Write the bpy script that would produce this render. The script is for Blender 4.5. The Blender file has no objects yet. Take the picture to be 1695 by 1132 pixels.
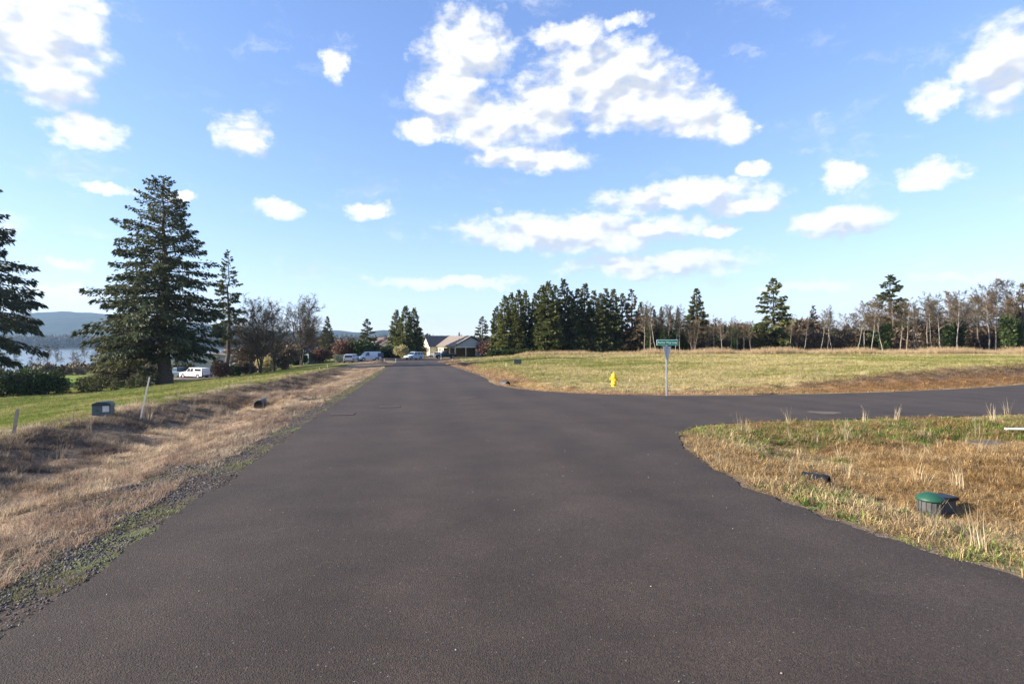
import bpy, bmesh, math, random
import numpy as np
from mathutils import Vector, Matrix
R = math.radians
random.seed(7); RNG = np.random.default_rng(7)
SC = bpy.context.scene
COL = SC.collection
F = 942.0; CX = 847.5; HY = 566.0; CAMZ = 1.8          # lens in photo pixels, principal point, camera height (m)

# ------------------------------------------------------------------ camera
cam = bpy.data.cameras.new('camera'); cam.lens = 36.0*F/1695; cam.sensor_width = 36
cam.clip_start = 0.05; cam.clip_end = 20000
camo = bpy.data.objects.new('camera', cam); COL.objects.link(camo)
camo.location = (0, 0, CAMZ); camo.rotation_euler = (R(90), 0, 0); SC.camera = camo
# ------------------------------------------------------------------ light
SUN_EL = 22.0; SUN_AZ = 260.0                            # clockwise from +Y
sv = Vector((math.sin(R(SUN_AZ))*math.cos(R(SUN_EL)), math.cos(R(SUN_AZ))*math.cos(R(SUN_EL)), math.sin(R(SUN_EL))))
sun = bpy.data.lights.new('sun', 'SUN'); sun.energy = 4.8; sun.angle = R(0.5); sun.color = (1.0, 0.90, 0.76)
suno = bpy.data.objects.new('sun', sun); COL.objects.link(suno)
suno.rotation_euler = (-sv).to_track_quat('-Z', 'Y').to_euler()
SC.view_settings.view_transform = 'Standard'; SC.view_settings.look = 'None'
SC.view_settings.exposure = 1.42; SC.view_settings.gamma = 1.0
SC.cycles.use_denoising = True; SC.cycles.max_bounces = 5; SC.cycles.diffuse_bounces = 3
SC.cycles.volume_bounces = 0; SC.cycles.transparent_max_bounces = 4
SC.cycles.use_adaptive_sampling = False

def N(nt, typ, **kw):
    n = nt.nodes.new(typ)
    for k, v in kw.items(): setattr(n, k, v)
    return n
def setin(nt, node, idx, val):
    if isinstance(val, bpy.types.NodeSocket): nt.links.new(val, node.inputs[idx])
    elif val is not None: node.inputs[idx].default_value = val
def math_n(nt, op, a, b=None, c=None, clamp=False):
    n = N(nt, 'ShaderNodeMath', operation=op, use_clamp=clamp)
    setin(nt, n, 0, a); setin(nt, n, 1, b); setin(nt, n, 2, c)
    return n.outputs[0]
def vmath(nt, op, a, b=None, c=None):
    n = N(nt, 'ShaderNodeVectorMath', operation=op)
    setin(nt, n, 0, a); setin(nt, n, 1, b); setin(nt, n, 2, c)
    return n.outputs['Value'] if op in ('DOT_PRODUCT', 'LENGTH') else n.outputs[0]
def maprange(nt, v, a, b, c=0.0, d=1.0, smooth=True):
    n = N(nt, 'ShaderNodeMapRange'); n.interpolation_type = 'SMOOTHSTEP' if smooth else 'LINEAR'
    setin(nt, n, 0, v); n.inputs[1].default_value = a; n.inputs[2].default_value = b
    n.inputs[3].default_value = c; n.inputs[4].default_value = d
    return n.outputs[0]
def mixc(nt, fac, a, b, blend='MIX'):
    n = N(nt, 'ShaderNodeMix', data_type='RGBA', blend_type=blend)
    setin(nt, n, 0, fac)
    for i, v in ((6, a), (7, b)):
        if isinstance(v, bpy.types.NodeSocket): nt.links.new(v, n.inputs[i])
        else: n.inputs[i].default_value = (v[0], v[1], v[2], 1)
    return n.outputs[2]
def noise(nt, vec, scale, detail=3, rough=0.55):
    n = N(nt, 'ShaderNodeTexNoise'); setin(nt, n, 'Vector', vec)
    n.inputs['Scale'].default_value = scale; n.inputs['Detail'].default_value = detail; n.inputs['Roughness'].default_value = rough
    return n.outputs['Fac']

# ------------------------------------------------------------------ sky with clouds (by compass direction)
W = bpy.data.worlds.new('World'); SC.world = W; W.use_nodes = True
wt = W.node_tree; wt.nodes.clear()
sky = N(wt, 'ShaderNodeTexSky', sky_type='NISHITA'); sky.sun_disc = False
sky.sun_elevation = R(SUN_EL); sky.sun_rotation = R(SUN_AZ); sky.air_density = 1.0; sky.dust_density = 0.1; sky.ozone_density = 2.5
tc = N(wt, 'ShaderNodeTexCoord'); sep = N(wt, 'ShaderNodeSeparateXYZ'); wt.links.new(tc.outputs['Generated'], sep.inputs[0])
az = math_n(wt, 'ARCTAN2', sep.outputs[0], sep.outputs[1]); el = math_n(wt, 'ARCSINE', sep.outputs[2])
cmb = N(wt, 'ShaderNodeCombineXYZ'); wt.links.new(az, cmb.inputs[0]); wt.links.new(el, cmb.inputs[1])
P2 = cmb.outputs[0]
CLOUDS = [(770,80,80,58),(745,150,58,62),(810,200,75,38),(705,215,45,20),(935,55,62,22),(1000,120,115,55),(900,185,65,50),
 (1060,165,115,48),(1150,190,75,35),(1215,210,36,26),(880,262,100,22),(815,256,34,16),(555,110,24,28),(405,225,46,34),(145,218,66,30),
 (30,60,150,75),(110,20,80,50),(85,130,80,42),(180,312,55,11),(300,322,28,10),(462,345,42,17),(612,350,36,16),
 (1130,325,150,26),(1230,345,66,18),(950,385,215,34),(1090,440,170,24),(1190,385,32,12),(740,468,130,11),
 (1385,365,92,28),(1387,290,44,23),(1540,285,58,23),(1247,284,26,12),(1540,165,50,30),(1665,110,85,66),(110,437,36,13),(110,485,70,12),(1340,478,85,10),(1600,455,95,9),(1040,35,40,10)]
blobs = []
for (x, y, rx, ry) in CLOUDS:
    dx = x-CX; h = math.hypot(F, dx)
    blobs.append((math.atan2(dx, F), math.atan2(HY-y, h), rx*F/(h*h), ry/h))
for i in range(18):                                       # the same kind of broken cloud all round
    a = R(random.uniform(48, 312)); a = a if a < math.pi else a-2*math.pi
    e = R(random.uniform(5, 62)); s = random.uniform(.06, .2)
    blobs.append((a, e, s*random.uniform(1, 1.8), s*(.25+.6*e)))
acc = None
wn = N(wt, 'ShaderNodeTexNoise'); wt.links.new(P2, wn.inputs['Vector']); wn.inputs['Scale'].default_value = 9; wn.inputs['Detail'].default_value = 3
warp = vmath(wt, 'MULTIPLY_ADD', wn.outputs['Color'], (.055, .035, 0), P2)
wn2 = N(wt, 'ShaderNodeTexNoise'); wt.links.new(P2, wn2.inputs['Vector']); wn2.inputs['Scale'].default_value = 34; wn2.inputs['Detail'].default_value = 4; wn2.inputs['Roughness'].default_value = .6
warp2 = vmath(wt, 'MULTIPLY_ADD', wn2.outputs['Color'], (.05, .032, 0), warp)
Pw = vmath(wt, 'ADD', warp2, (-.0525, -.0335, 0))
for (a, e, ra, re) in blobs:
    q = vmath(wt, 'MULTIPLY_ADD', Pw, (1/ra, 1/re, 0), (-a/ra, -e/re, 0))
    d = vmath(wt, 'DOT_PRODUCT', q, q)
    acc = d if acc is None else math_n(wt, 'MINIMUM', acc, d)
base = math_n(wt, 'SUBTRACT', 1.0, math_n(wt, 'MINIMUM', acc, 3.5))
stretch = vmath(wt, 'MULTIPLY', P2, (1.0, 1.7, 1))
fb = noise(wt, stretch, 17, 8, .64)
fbh = noise(wt, stretch, 52, 5, .62)
dens = math_n(wt, 'MULTIPLY_ADD', math_n(wt, 'SUBTRACT', fb, 0.5), 2.9, math_n(wt, 'MULTIPLY', math_n(wt, 'MINIMUM', base, .9), 1.1))
dens = math_n(wt, 'MULTIPLY_ADD', math_n(wt, 'SUBTRACT', fbh, 0.5), 1.15, dens)
alpha = maprange(wt, dens, -0.42, 0.98)
accu = None                                               # the same clouds a little higher up: what lies under cloud is its shaded base
Pu = vmath(wt, 'ADD', Pw, (-.012, .024, 0))
for (a, e, ra, re) in [b_ for b_ in blobs if b_[2] > .05 or b_[3] > .03]:
    q = vmath(wt, 'MULTIPLY_ADD', Pu, (1/ra, 1/re, 0), (-a/ra, -e/re, 0))
    d = vmath(wt, 'DOT_PRODUCT', q, q)
    accu = d if accu is None else math_n(wt, 'MINIMUM', accu, d)
baseu = math_n(wt, 'SUBTRACT', 1.0, math_n(wt, 'MINIMUM', accu, 3.5))
fbl = noise(wt, stretch, 17, 2, .5); fbu = noise(wt, vmath(wt, 'ADD', stretch, (-.012, .03, 0)), 17, 2, .5)
under = math_n(wt, 'MULTIPLY_ADD', math_n(wt, 'SUBTRACT', fbu, fbl), 3.0, math_n(wt, 'MULTIPLY', math_n(wt, 'SUBTRACT', baseu, base), .45))
shade = math_n(wt, 'ADD', maprange(wt, under, -.3, .5), maprange(wt, el, R(4), R(16), .12, 0.0), clamp=True)
ccol = mixc(wt, shade, (4.5, 4.5, 4.5), (2.75, 2.95, 3.3))
afac = math_n(wt, 'MULTIPLY', alpha, maprange(wt, el, R(0), R(14), .8, .97))
c0 = vmath(wt, 'MULTIPLY', sky.outputs[0], (1.11, 1.18, 1.66))
wisp = maprange(wt, noise(wt, vmath(wt, 'MULTIPLY', Pw, (1.0, 2.2, 1)), 6.5, 8, .68), .53, .80, 0, .55)
afac = math_n(wt, 'MAXIMUM', afac, wisp)
clear = vmath(wt, 'DIVIDE', c0, vmath(wt, 'MULTIPLY_ADD', c0, (.083, .083, .083), (1, 1, 1)))
skyc = mixc(wt, afac, clear, ccol)
bg = N(wt, 'ShaderNodeBackground'); wt.links.new(skyc, bg.inputs[0]); bg.inputs[1].default_value = 0.098
wo = N(wt, 'ShaderNodeOutputWorld'); wt.links.new(bg.outputs[0], wo.inputs[0])
W.cycles.sampling_method = 'MANUAL'; W.cycles.sample_map_resolution = 512

# ------------------------------------------------------------------ helpers
def link(name, me, parent=None, mat=None, loc=None, rotz=0.0):
    o = bpy.data.objects.new(name, me); COL.objects.link(o)
    if parent is not None: o.parent = parent
    if mat is not None and me is not None:
        if not me.materials: me.materials.append(mat)
    if loc is not None: o.location = loc
    if rotz: o.rotation_euler = (0, 0, rotz)
    return o
def tag(o, label=None, cat=None, group=None, kind=None):
    if label: o['label'] = label
    if cat: o['category'] = cat
    if group: o['group'] = group
    if kind: o['kind'] = kind
    return o
def thing(name, label, cat, loc, rotz=0.0, group=None, scale=None):
    o = link(name, None, None, None, loc, rotz); o.empty_display_size = .2
    if scale is not None: o.scale = scale if hasattr(scale, '__len__') else (scale,)*3
    return tag(o, label, cat, group)
def mesh_np(name, V, FA, smooth=False, attr=None):
    V = np.asarray(V, np.float32); me = bpy.data.meshes.new(name)
    if isinstance(FA, np.ndarray): FA = [FA]
    me.vertices.add(len(V)); me.vertices.foreach_set('co', V.ravel())
    loops = np.concatenate([f.ravel() for f in FA]).astype(np.int32)
    starts = []; s = 0
    for f in FA:
        starts.append(s+np.arange(len(f))*f.shape[1]); s += f.size
    st = np.concatenate(starts).astype(np.int32)
    me.loops.add(len(loops)); me.loops.foreach_set('vertex_index', loops)
    me.polygons.add(len(st)); me.polygons.foreach_set('loop_start', st)
    if attr:
        for k, a in attr.items():
            at = me.attributes.new(k, 'FLOAT_COLOR' if a.ndim == 2 else 'FLOAT', 'POINT')
            if a.ndim == 2:
                c = np.ones((len(V), 4), np.float32); c[:, :3] = a; at.data.foreach_set('color', c.ravel())
            else: at.data.foreach_set('value', a.astype(np.float32))
    me.update(calc_edges=True)
    me.polygons.foreach_set('use_smooth', [smooth]*len(me.polygons))
    return me
class MB:                                                  # collects shapes into one mesh
    def __init__(s): s.bm = bmesh.new()
    def box(s, c, d, rot=None, bevel=0):
        m = Matrix.Translation(c)
        if rot is not None: m = m @ (rot if isinstance(rot, Matrix) else Matrix.Rotation(rot, 4, 'Z'))
        g = bmesh.ops.create_cube(s.bm, size=1.0, matrix=m @ Matrix.Diagonal((d[0], d[1], d[2], 1)))
        if bevel:
            es = list({e for v in g['verts'] for e in v.link_edges})
            bmesh.ops.bevel(s.bm, geom=es, offset=bevel, segments=2, affect='EDGES', profile=.5)
        return s
    def cyl(s, p0, p1, r0, r1=None, n=12, cap=True):
        p0 = Vector(p0); p1 = Vector(p1); d = p1-p0
        m = Matrix.Translation((p0+p1)/2) @ d.to_track_quat('Z', 'Y').to_matrix().to_4x4()
        bmesh.ops.create_cone(s.bm, cap_ends=cap, segments=n, radius1=r0, radius2=r0 if r1 is None else r1, depth=d.length, matrix=m)
        return s
    def lathe(s, prof, n=20, c=(0, 0, 0)):
        rings = []
        for (r, z) in prof:
            rings.append([s.bm.verts.new((c[0]+r*math.cos(2*math.pi*i/n), c[1]+r*math.sin(2*math.pi*i/n), c[2]+z)) for i in range(n)])
        for a, b in zip(rings, rings[1:]):
            for i in range(n): s.bm.faces.new((a[i], a[(i+1) % n], b[(i+1) % n], b[i]))
        s.bm.faces.new(rings[-1]); s.bm.faces.new(rings[0][::-1]); return s
    def poly(s, pts, thick):                               # a polygon in 3-D made into a slab along its normal
        vs = [s.bm.verts.new(p) for p in pts]; f = s.bm.faces.new(vs); s.bm.normal_update(); n = f.normal.copy()
        r = bmesh.ops.extrude_face_region(s.bm, geom=[f])
        bmesh.ops.translate(s.bm, vec=-n*thick, verts=[v for v in r['geom'] if isinstance(v, bmesh.types.BMVert)])
        bmesh.ops.recalc_face_normals(s.bm, faces=s.bm.faces); return s
    def prism(s, prof, hw, bevel=0):                       # side profile (x,z), half width hw(z)
        a = [s.bm.verts.new((x, -hw(z), z)) for x, z in prof]; b = [s.bm.verts.new((x, hw(z), z)) for x, z in prof]
        n = len(prof); fs = [s.bm.faces.new(a), s.bm.faces.new(b[::-1])]
        for i in range(n): fs.append(s.bm.faces.new((a[i], b[i], b[(i+1) % n], a[(i+1) % n])))
        bmesh.ops.recalc_face_normals(s.bm, faces=fs)
        if bevel: bmesh.ops.bevel(s.bm, geom=list({e for f in fs for e in f.edges}), offset=bevel, segments=2, affect='EDGES', profile=.5)
        return s
    def build(s, name, mat, parent=None, smooth=False, loc=None, rotz=0.0):
        me = bpy.data.meshes.new(name); bmesh.ops.recalc_face_normals(s.bm, faces=s.bm.faces); s.bm.to_mesh(me); s.bm.free()
        if smooth:
            for p in me.polygons: p.use_smooth = True
        return link(name, me, parent, mat, loc, rotz)
def vnoise(x, y, seed=0):                                  # smooth value noise, -1..1
    xi = np.floor(x).astype(np.int64); yi = np.floor(y).astype(np.int64); fx = x-xi; fy = y-yi
    fx = fx*fx*(3-2*fx); fy = fy*fy*(3-2*fy)
    def h(a, b):
        n = (a*374761393+b*668265263+seed*982451653) & 0xffffffff
        n = ((n ^ (n >> 13))*1274126177) & 0xffffffff
        return ((n ^ (n >> 16)) & 0xffff)/32767.5-1
    return (h(xi, yi)*(1-fx)+h(xi+1, yi)*fx)*(1-fy)+(h(xi, yi+1)*(1-fx)+h(xi+1, yi+1)*fx)*fy
def fbm(x, y, seed=0, o=4):
    s = 0; a = .5
    for i in range(o): s = s+a*vnoise(x*2**i, y*2**i, seed+i); a *= .5
    return s
def sstep(a, b, x):
    t = np.clip((x-a)/(b-a), 0, 1); return t*t*(3-2*t)

# ------------------------------------------------------------------ materials
def pmat(name, col, rough=.7, metal=0.0, var=.12, scale=6.0, bump=0.0, spec=.3):
    m = bpy.data.materials.new(name); m.use_nodes = True; nt = m.node_tree; b = nt.nodes['Principled BSDF']
    t = N(nt, 'ShaderNodeTexCoord'); n = noise(nt, t.outputs['Object'], scale, 4)
    f = maprange(nt, n, .25, .75, 1-var, 1+var, False)
    v = N(nt, 'ShaderNodeVectorMath', operation='SCALE'); v.inputs[0].default_value = col[:3]; nt.links.new(f, v.inputs['Scale'])
    nt.links.new(v.outputs[0], b.inputs['Base Color']); b.inputs['Roughness'].default_value = rough; b.inputs['Metallic'].default_value = metal
    b.inputs['Specular IOR Level'].default_value = spec
    if bump:
        bp = N(nt, 'ShaderNodeBump'); bp.inputs['Strength'].default_value = bump; bp.inputs['Distance'].default_value = .02
        nt.links.new(noise(nt, t.outputs['Object'], scale*6, 3), bp.inputs['Height']); nt.links.new(bp.outputs[0], b.inputs['Normal'])
    return m
def leafmat(name, c1, c2, trans=.25, rough=.6):            # colour runs from c1 to c2 over the leaves' own random value
    m = bpy.data.materials.new(name); m.use_nodes = True; nt = m.node_tree; b = nt.nodes['Principled BSDF']
    a = N(nt, 'ShaderNodeAttribute', attribute_name='var'); oi = N(nt, 'ShaderNodeObjectInfo')
    c = mixc(nt, a.outputs['Fac'], c1, c2)
    k = maprange(nt, oi.outputs['Random'], 0, 1, .78, 1.2, False)
    v = N(nt, 'ShaderNodeVectorMath', operation='SCALE'); nt.links.new(c, v.inputs[0]); nt.links.new(k, v.inputs['Scale'])
    nt.links.new(v.outputs[0], b.inputs['Base Color']); b.inputs['Roughness'].default_value = rough; b.inputs['Specular IOR Level'].default_value = .25
    tr = N(nt, 'ShaderNodeBsdfTranslucent'); nt.links.new(v.outputs[0], tr.inputs[0])
    mx = N(nt, 'ShaderNodeMixShader'); mx.inputs[0].default_value = trans
    nt.links.new(b.outputs[0], mx.inputs[1]); nt.links.new(tr.outputs[0], mx.inputs[2]); nt.links.new(mx.outputs[0], nt.nodes['Material Output'].inputs[0])
    return m
def tintmat(name, trans=.25, rough=.75):                   # scattered tufts and stones: tint comes with each one
    m = bpy.data.materials.new(name); m.use_nodes = True; nt = m.node_tree; b = nt.nodes['Principled BSDF']
    a = N(nt, 'ShaderNodeAttribute', attribute_name='tint', attribute_type='INSTANCER'); w = N(nt, 'ShaderNodeAttribute', attribute_name='var')
    v = N(nt, 'ShaderNodeVectorMath', operation='SCALE'); nt.links.new(a.outputs['Color'], v.inputs[0])
    nt.links.new(maprange(nt, w.outputs['Fac'], 0, 1, .6, 1.4, False), v.inputs['Scale'])
    nt.links.new(v.outputs[0], b.inputs['Base Color']); b.inputs['Roughness'].default_value = rough; b.inputs['Specular IOR Level'].default_value = .2
    if trans:
        tr = N(nt, 'ShaderNodeBsdfTranslucent'); nt.links.new(v.outputs[0], tr.inputs[0])
        mx = N(nt, 'ShaderNodeMixShader'); mx.inputs[0].default_value = trans
        nt.links.new(b.outputs[0], mx.inputs[1]); nt.links.new(tr.outputs[0], mx.inputs[2]); nt.links.new(mx.outputs[0], nt.nodes['Material Output'].inputs[0])
    return m
M = dict(
 bark=pmat('bark', (.085, .065, .05), .9, var=.35, scale=5, bump=.6), bark_grey=pmat('bark_grey', (.20, .17, .14), .9, var=.3, scale=4, bump=.4),
 bark_pale=pmat('bark_pale', (.29, .25, .21), .9, var=.45, scale=1.5, bump=.4), twig=leafmat('twig', (.062, .05, .03), (.13, .10, .06), .0),
 twig_red=leafmat('twig_red', (.078, .054, .03), (.15, .10, .055), .0),
 spruce=leafmat('spruce', (.04, .054, .028), (.115, .125, .058), .3), fir=leafmat('fir', (.05, .064, .024), (.15, .16, .052), .32),
 cedar=leafmat('cedar', (.06, .08, .022), (.18, .185, .055), .35), olive=leafmat('olive', (.07, .075, .03), (.17, .165, .065), .33),
 brownfir=leafmat('brownfir', (.05, .045, .025), (.16, .11, .06), .15),
 laurel=leafmat('laurel', (.022, .038, .014), (.075, .105, .036), .2, .4), ivy=leafmat('ivy', (.025, .045, .012), (.08, .11, .03), .2),
 straw_bush=leafmat('straw_bush', (.28, .24, .10), (.5, .44, .22), .3), pale_bloom=leafmat('pale_bloom', (.4, .4, .25), (.7, .68, .5), .3),
 redbush=leafmat('redbush', (.13, .07, .05), (.24, .13, .09), .1), thicket=leafmat('thicket', (.06, .048, .032), (.19, .135, .085), .1),
 grass=tintmat('grass', .3), stone=tintmat('stone', 0, .85), farwood=tintmat('farwood', 0, .9),
 white=pmat('white_paint', (.78, .78, .76), .45, var=.04, spec=.5), silver=pmat('silver_paint', (.42, .44, .46), .35, .4, .04, spec=.5),
 carblue=pmat('dark_blue_paint', (.03, .06, .11), .35, .2, .05, spec=.5), carblack=pmat('black_paint', (.02, .022, .025), .35, .1, .05, spec=.5),
 carpale=pmat('pale_blue_paint', (.5, .57, .66), .4, .1, .04, spec=.5),
 glass=pmat('dark_glass', (.02, .028, .035), .08, 0, .05, spec=.8), rubber=pmat('rubber', (.02, .02, .02), .9), rim=pmat('rim', (.45, .45, .46), .4, .6),
 lamp=pmat('lamp_lens', (.75, .76, .74), .2, spec=.6), redlamp=pmat('red_lens', (.4, .02, .02), .25, spec=.6),
 cream=pmat('cream_siding', (.72, .66, .5), .8, var=.05, scale=2), greysiding=pmat('grey_siding', (.42, .44, .40), .8, var=.05, scale=2),
 shingle=pmat('shingle', (.21, .175, .145), .9, var=.25, scale=3, bump=.4), shingle_dark=pmat('dark_shingle', (.07, .075, .085), .9, var=.2, scale=3, bump=.4),
 ochre=pmat('ochre_wood', (.42, .28, .09), .7), teal=pmat('teal_boards', (.26, .36, .34), .85, var=.2, scale=3), brownroof=pmat('brown_roof', (.13, .09, .075), .9, var=.2),
 conc=pmat('concrete', (.40, .39, .36), .9, var=.2, scale=5, bump=.3), darkgreen=pmat('green_plastic', (.012, .032, .028), .45, var=.1, spec=.5),
 domegreen=pmat('dome_green', (.012, .07, .04), .55, var=.15, scale=10, spec=.5), greyplastic=pmat('grey_plastic', (.085, .085, .085), .6, var=.25, scale=10),
 pedestal=pmat('pedestal_green', (.075, .095, .10), .5, var=.2, scale=7, spec=.4),
 black=pmat('black_plastic', (.015, .016, .018), .5), yellow=pmat('hydrant_yellow', (.75, .52, .02), .45, var=.08, scale=8, spec=.5),
 signgreen=pmat('sign_green', (.0, .22, .13), .5, var=.04), signwhite=pmat('sign_white', (.72, .8, .78), .5, var=.03), alu=pmat('galvanised', (.46, .48, .50), .45, .5, .08, 12),
 rust=pmat('rusty_iron', (.12, .083, .068), .85, .1, .3, 20, .3), iron=pmat('dark_iron', (.075, .055, .05), .8, .2, .25, 15, .3), wood=pmat('weathered_wood', (.33, .27, .2), .9, var=.3, scale=8),
 woodpale=pmat('pale_stake', (.62, .58, .5), .8, var=.12, scale=8), label=pmat('paper_label', (.6, .58, .56), .7, var=.15, scale=20), soil=pmat('soil', (.12, .085, .06), 1, var=.4, scale=4, bump=.8),
 sand=pmat('sandy_dirt', (.12, .092, .068), 1, var=.3, scale=6), darkfence=pmat('dark_fence', (.05, .042, .036), .9, var=.2), bluetarp=pmat('blue_tarp', (.07, .14, .3), .6, var=.2),
)

# ------------------------------------------------------------------ the lie of the land
TAN = (CX-680)/F; CS = math.cos(math.atan(TAN))
def PX(x, Y): return (x-CX)*Y/F
near_edge = [(4.9, -14.), (4.75, -6), (4.55, 0), (4.3, 2.6), (4.02, 4.47), (3.66, 5.27), (3.46, 5.95), (3.22, 6.7), (3.04, 8.19), (3.12, 9.86), (3.41, 11.6), (3.75, 12.8),
             (4.46, 13.8), (5.42, 14.4), (7.15, 14.9), (9.95, 15.5), (14.66, 16.4), (22, 19.2), (32, 24.5), (46, 34), (70, 52)]
far_edge = [(66, 58), (42, 41.5), (35, 36), (27.7, 31), (21, 27.3), (16.2, 25.3), (11.5, 24), (8.76, 23.5), (6.3, 23.5), (3.9, 24.1), (2.2, 25.2), (.36, 27.4), (-1.2, 32)]
far_edge += [(5.33-TAN*Y, Y) for Y in (40, 55, 70, 90, 108)] + [(4-TAN*118+4, 118), (3, 127), (-2, 133), (-14, 137), (-30, 139)]
left_edge = [(-32, 129), (-26.5, 124), (-2.57-TAN*114-1.5, 116)] + [(-2.57-TAN*Y, Y) for Y in (106, 90, 70, 50, 35, 25, 15, 8, 4, 0, -14)]
def densify(pts, step):
    out = []
    for (a, b) in zip(pts, pts[1:]):
        L = math.dist(a, b); ylim = max(.09, min(step*4, .012*max(6, min(a[1], b[1]))))
        n = max(1, int(L/ylim))
        for i in range(n): out.append((a[0]+(b[0]-a[0])*i/n, a[1]+(b[1]-a[1])*i/n))
    return out
def chaikin(pts, k=2):
    for _ in range(k):
        o = [pts[0]]
        for a, b in zip(pts, pts[1:]):
            o += [(a[0]*.75+b[0]*.25, a[1]*.75+b[1]*.25), (a[0]*.25+b[0]*.75, a[1]*.25+b[1]*.75)]
        pts = o+[pts[-1]]
    return pts
near_e = chaikin(near_edge); far_e = chaikin(far_edge); left_e = chaikin(left_edge)
OUT0 = np.array(near_e+far_e+left_e)                       # smooth outline used for distances
def seg_dist(X, Y, poly, closed=True):
    d = np.full(X.shape, 1e9); n = len(poly)
    for i in range(n if closed else n-1):
        ax, ay = poly[i]; bx, by = poly[(i+1) % n]; dx, dy = bx-ax, by-ay
        t = np.clip(((X-ax)*dx+(Y-ay)*dy)/(dx*dx+dy*dy+1e-12), 0, 1)
        d = np.minimum(d, (X-ax-t*dx)**2+(Y-ay-t*dy)**2)
    return np.sqrt(d)
def inside(X, Y, poly):
    c = np.zeros(X.shape, bool); n = len(poly)
    for i in range(n):
        x1, y1 = poly[i]; x2, y2 = poly[(i+1) % n]
        if y1 == y2: continue
        c ^= ((y1 > Y) != (y2 > Y)) & (X < (x2-x1)*(Y-y1)/(y2-y1)+x1)
    return c
def road_sd(X, Y):
    d = np.full(X.shape, 60.0); m = (X > -70) & (X < 110) & (Y > -30) & (Y < 170)
    if m.any():
        xs, ys = X[m], Y[m]; dd = seg_dist(xs, ys, OUT0); dd[inside(xs, ys, OUT0)] *= -1; d[m] = dd
    return d
def zb(Y): return np.where(Y < 100, -0.018*Y, -1.8-.55*(1-np.exp(-np.maximum(Y-100, 0)/30)))
def vv(X, Y): return (X+TAN*Y)*CS
LP_V = [-400, -70, -45, -31, -9.6, -8.9, -7.0, -6.0, -4.6, -3.2, -2.6]
LP_Z = [-3.4, -3.2, -2.9, -2.4, -.12, -.12, -.62, -.64, -.3, -.07, -.02]
def land(X, Y, sd=None):
    X = np.asarray(X, float); Y = np.asarray(Y, float)
    if sd is None: sd = road_sd(X, Y)
    v = vv(X, Y); z = zb(Y)
    ditch = np.interp(v, LP_V, LP_Z)
    lawn = np.interp(v, [-400, -70, -45, -31, -9.6, -2.6], [-3.4, -3.2, -2.9, -2.4, -.12, -.02])
    kd = 1-sstep(48, 85, Y)
    left = lawn+(ditch-lawn)*kd
    left = left*(1-.8*sstep(98, 150, Y)*(1-sstep(-75, -45, -v)*0)*sstep(-60, -30, v))
    t = np.clip((Y-30)/78, 0, 1)
    b = .85*sstep(7, 26, X)
    wr = 3.2+13*sstep(45, 95, Y)
    fld = np.where(sd < .5, 0, np.clip((sd-.5)/(wr-.5), 0, 1)**1.0)*(b+(1.25-b)*t)-.4*np.exp(-((sd-1.6)/.8)**2)*(1-sstep(5, 14, X))*sstep(24, 28, Y)*(1-sstep(60, 90, Y))
    verge = -.36*np.exp(-((sd-2.7)/1.3)**2)*sstep(3, 5, X)-.02
    right_near = (Y < 24+np.maximum(X-5, 0)*.4) & (X > 1)
    right = np.where(right_near & (seg_dist(X, Y, near_e, False) < seg_dist(X, Y, far_e, False)) if X.size < 4e5 else right_near, verge, fld)
    isL = v < 1.0
    z = z+np.where(isL, left, right*(1-sstep(112, 150, Y)*.85))
    z = z+np.where(sd > 0, sstep(.3, 2, sd)*(.05*fbm(X*.8, Y*.8, 3)+.06*fbm(X*2.3, Y*2.3, 9)*(1-sstep(40, 70, Y)))
                   + sstep(1.2, 2.2, sd)*(1-sstep(6, 7.5, sd))*(1-sstep(50, 80, Y))*.10*vnoise(X*1.7, Y*1.7, 21), 0)
    q = -v-72                                              # river valley on the left
    z = z-14.5*sstep(0, 95, q)*sstep(95, 150, Y)*(1-sstep(1480, 1560, Y))
    z = z-5*sstep(135, 260, Y)*sstep(20, 60, v)
    z = z-3*sstep(300, 900, Y)
    fillL = sstep(23.4, 24.4, Y)*(1-sstep(27, 29, Y))*sstep(-9.2, -8, v)*(1-sstep(-5.2, -3.6, v))
    z = z+fillL*(-.12-(np.interp(v, LP_V, LP_Z)))*.9
    u_ = Y-33.2+.3*(X-.0); fillR = sstep(.0, .7, u_)*(1-sstep(2.5, 4, u_))*np.exp(-((sd-1.5)/1.0)**2)*(X > -4)*(X < 4)*(v > 4)
    z = z+fillR*.42
    z = np.where(sd < .12, np.where(sd < -.45, zb(Y)-.035, zb(Y)-.002), z)
    return z
def gz(X, Y): return float(land(np.array([float(X)]), np.array([float(Y)]))[0])
def axis(lo, hi, step, lim_lo, lim_hi, g=1.13):
    a = list(np.arange(lo, hi+1e-6, step)); s = step
    while a[-1] < lim_hi: s *= g; a.append(min(a[-1]+s, lim_hi))
    s = step
    while a[0] > lim_lo: s *= g; a.insert(0, max(a[0]-s, lim_lo))
    return np.array(a)
gx = axis(-20, 22, .22, -6000, 6000, 1.07); gy = axis(1, 36, .2, -6000, 6000, 1.07)
GX, GY = np.meshgrid(gx, gy)
fx, fy = GX.ravel(), GY.ravel(); SD = road_sd(fx, fy)
gzv = land(fx, fy, SD)
nx, ny = len(gx), len(gy)
ii = (np.arange(ny-1)[:, None]*nx+np.arange(nx-1)[None, :]).ravel()
quads = np.stack([ii, ii+1, ii+nx+1, ii+nx], 1)
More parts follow.
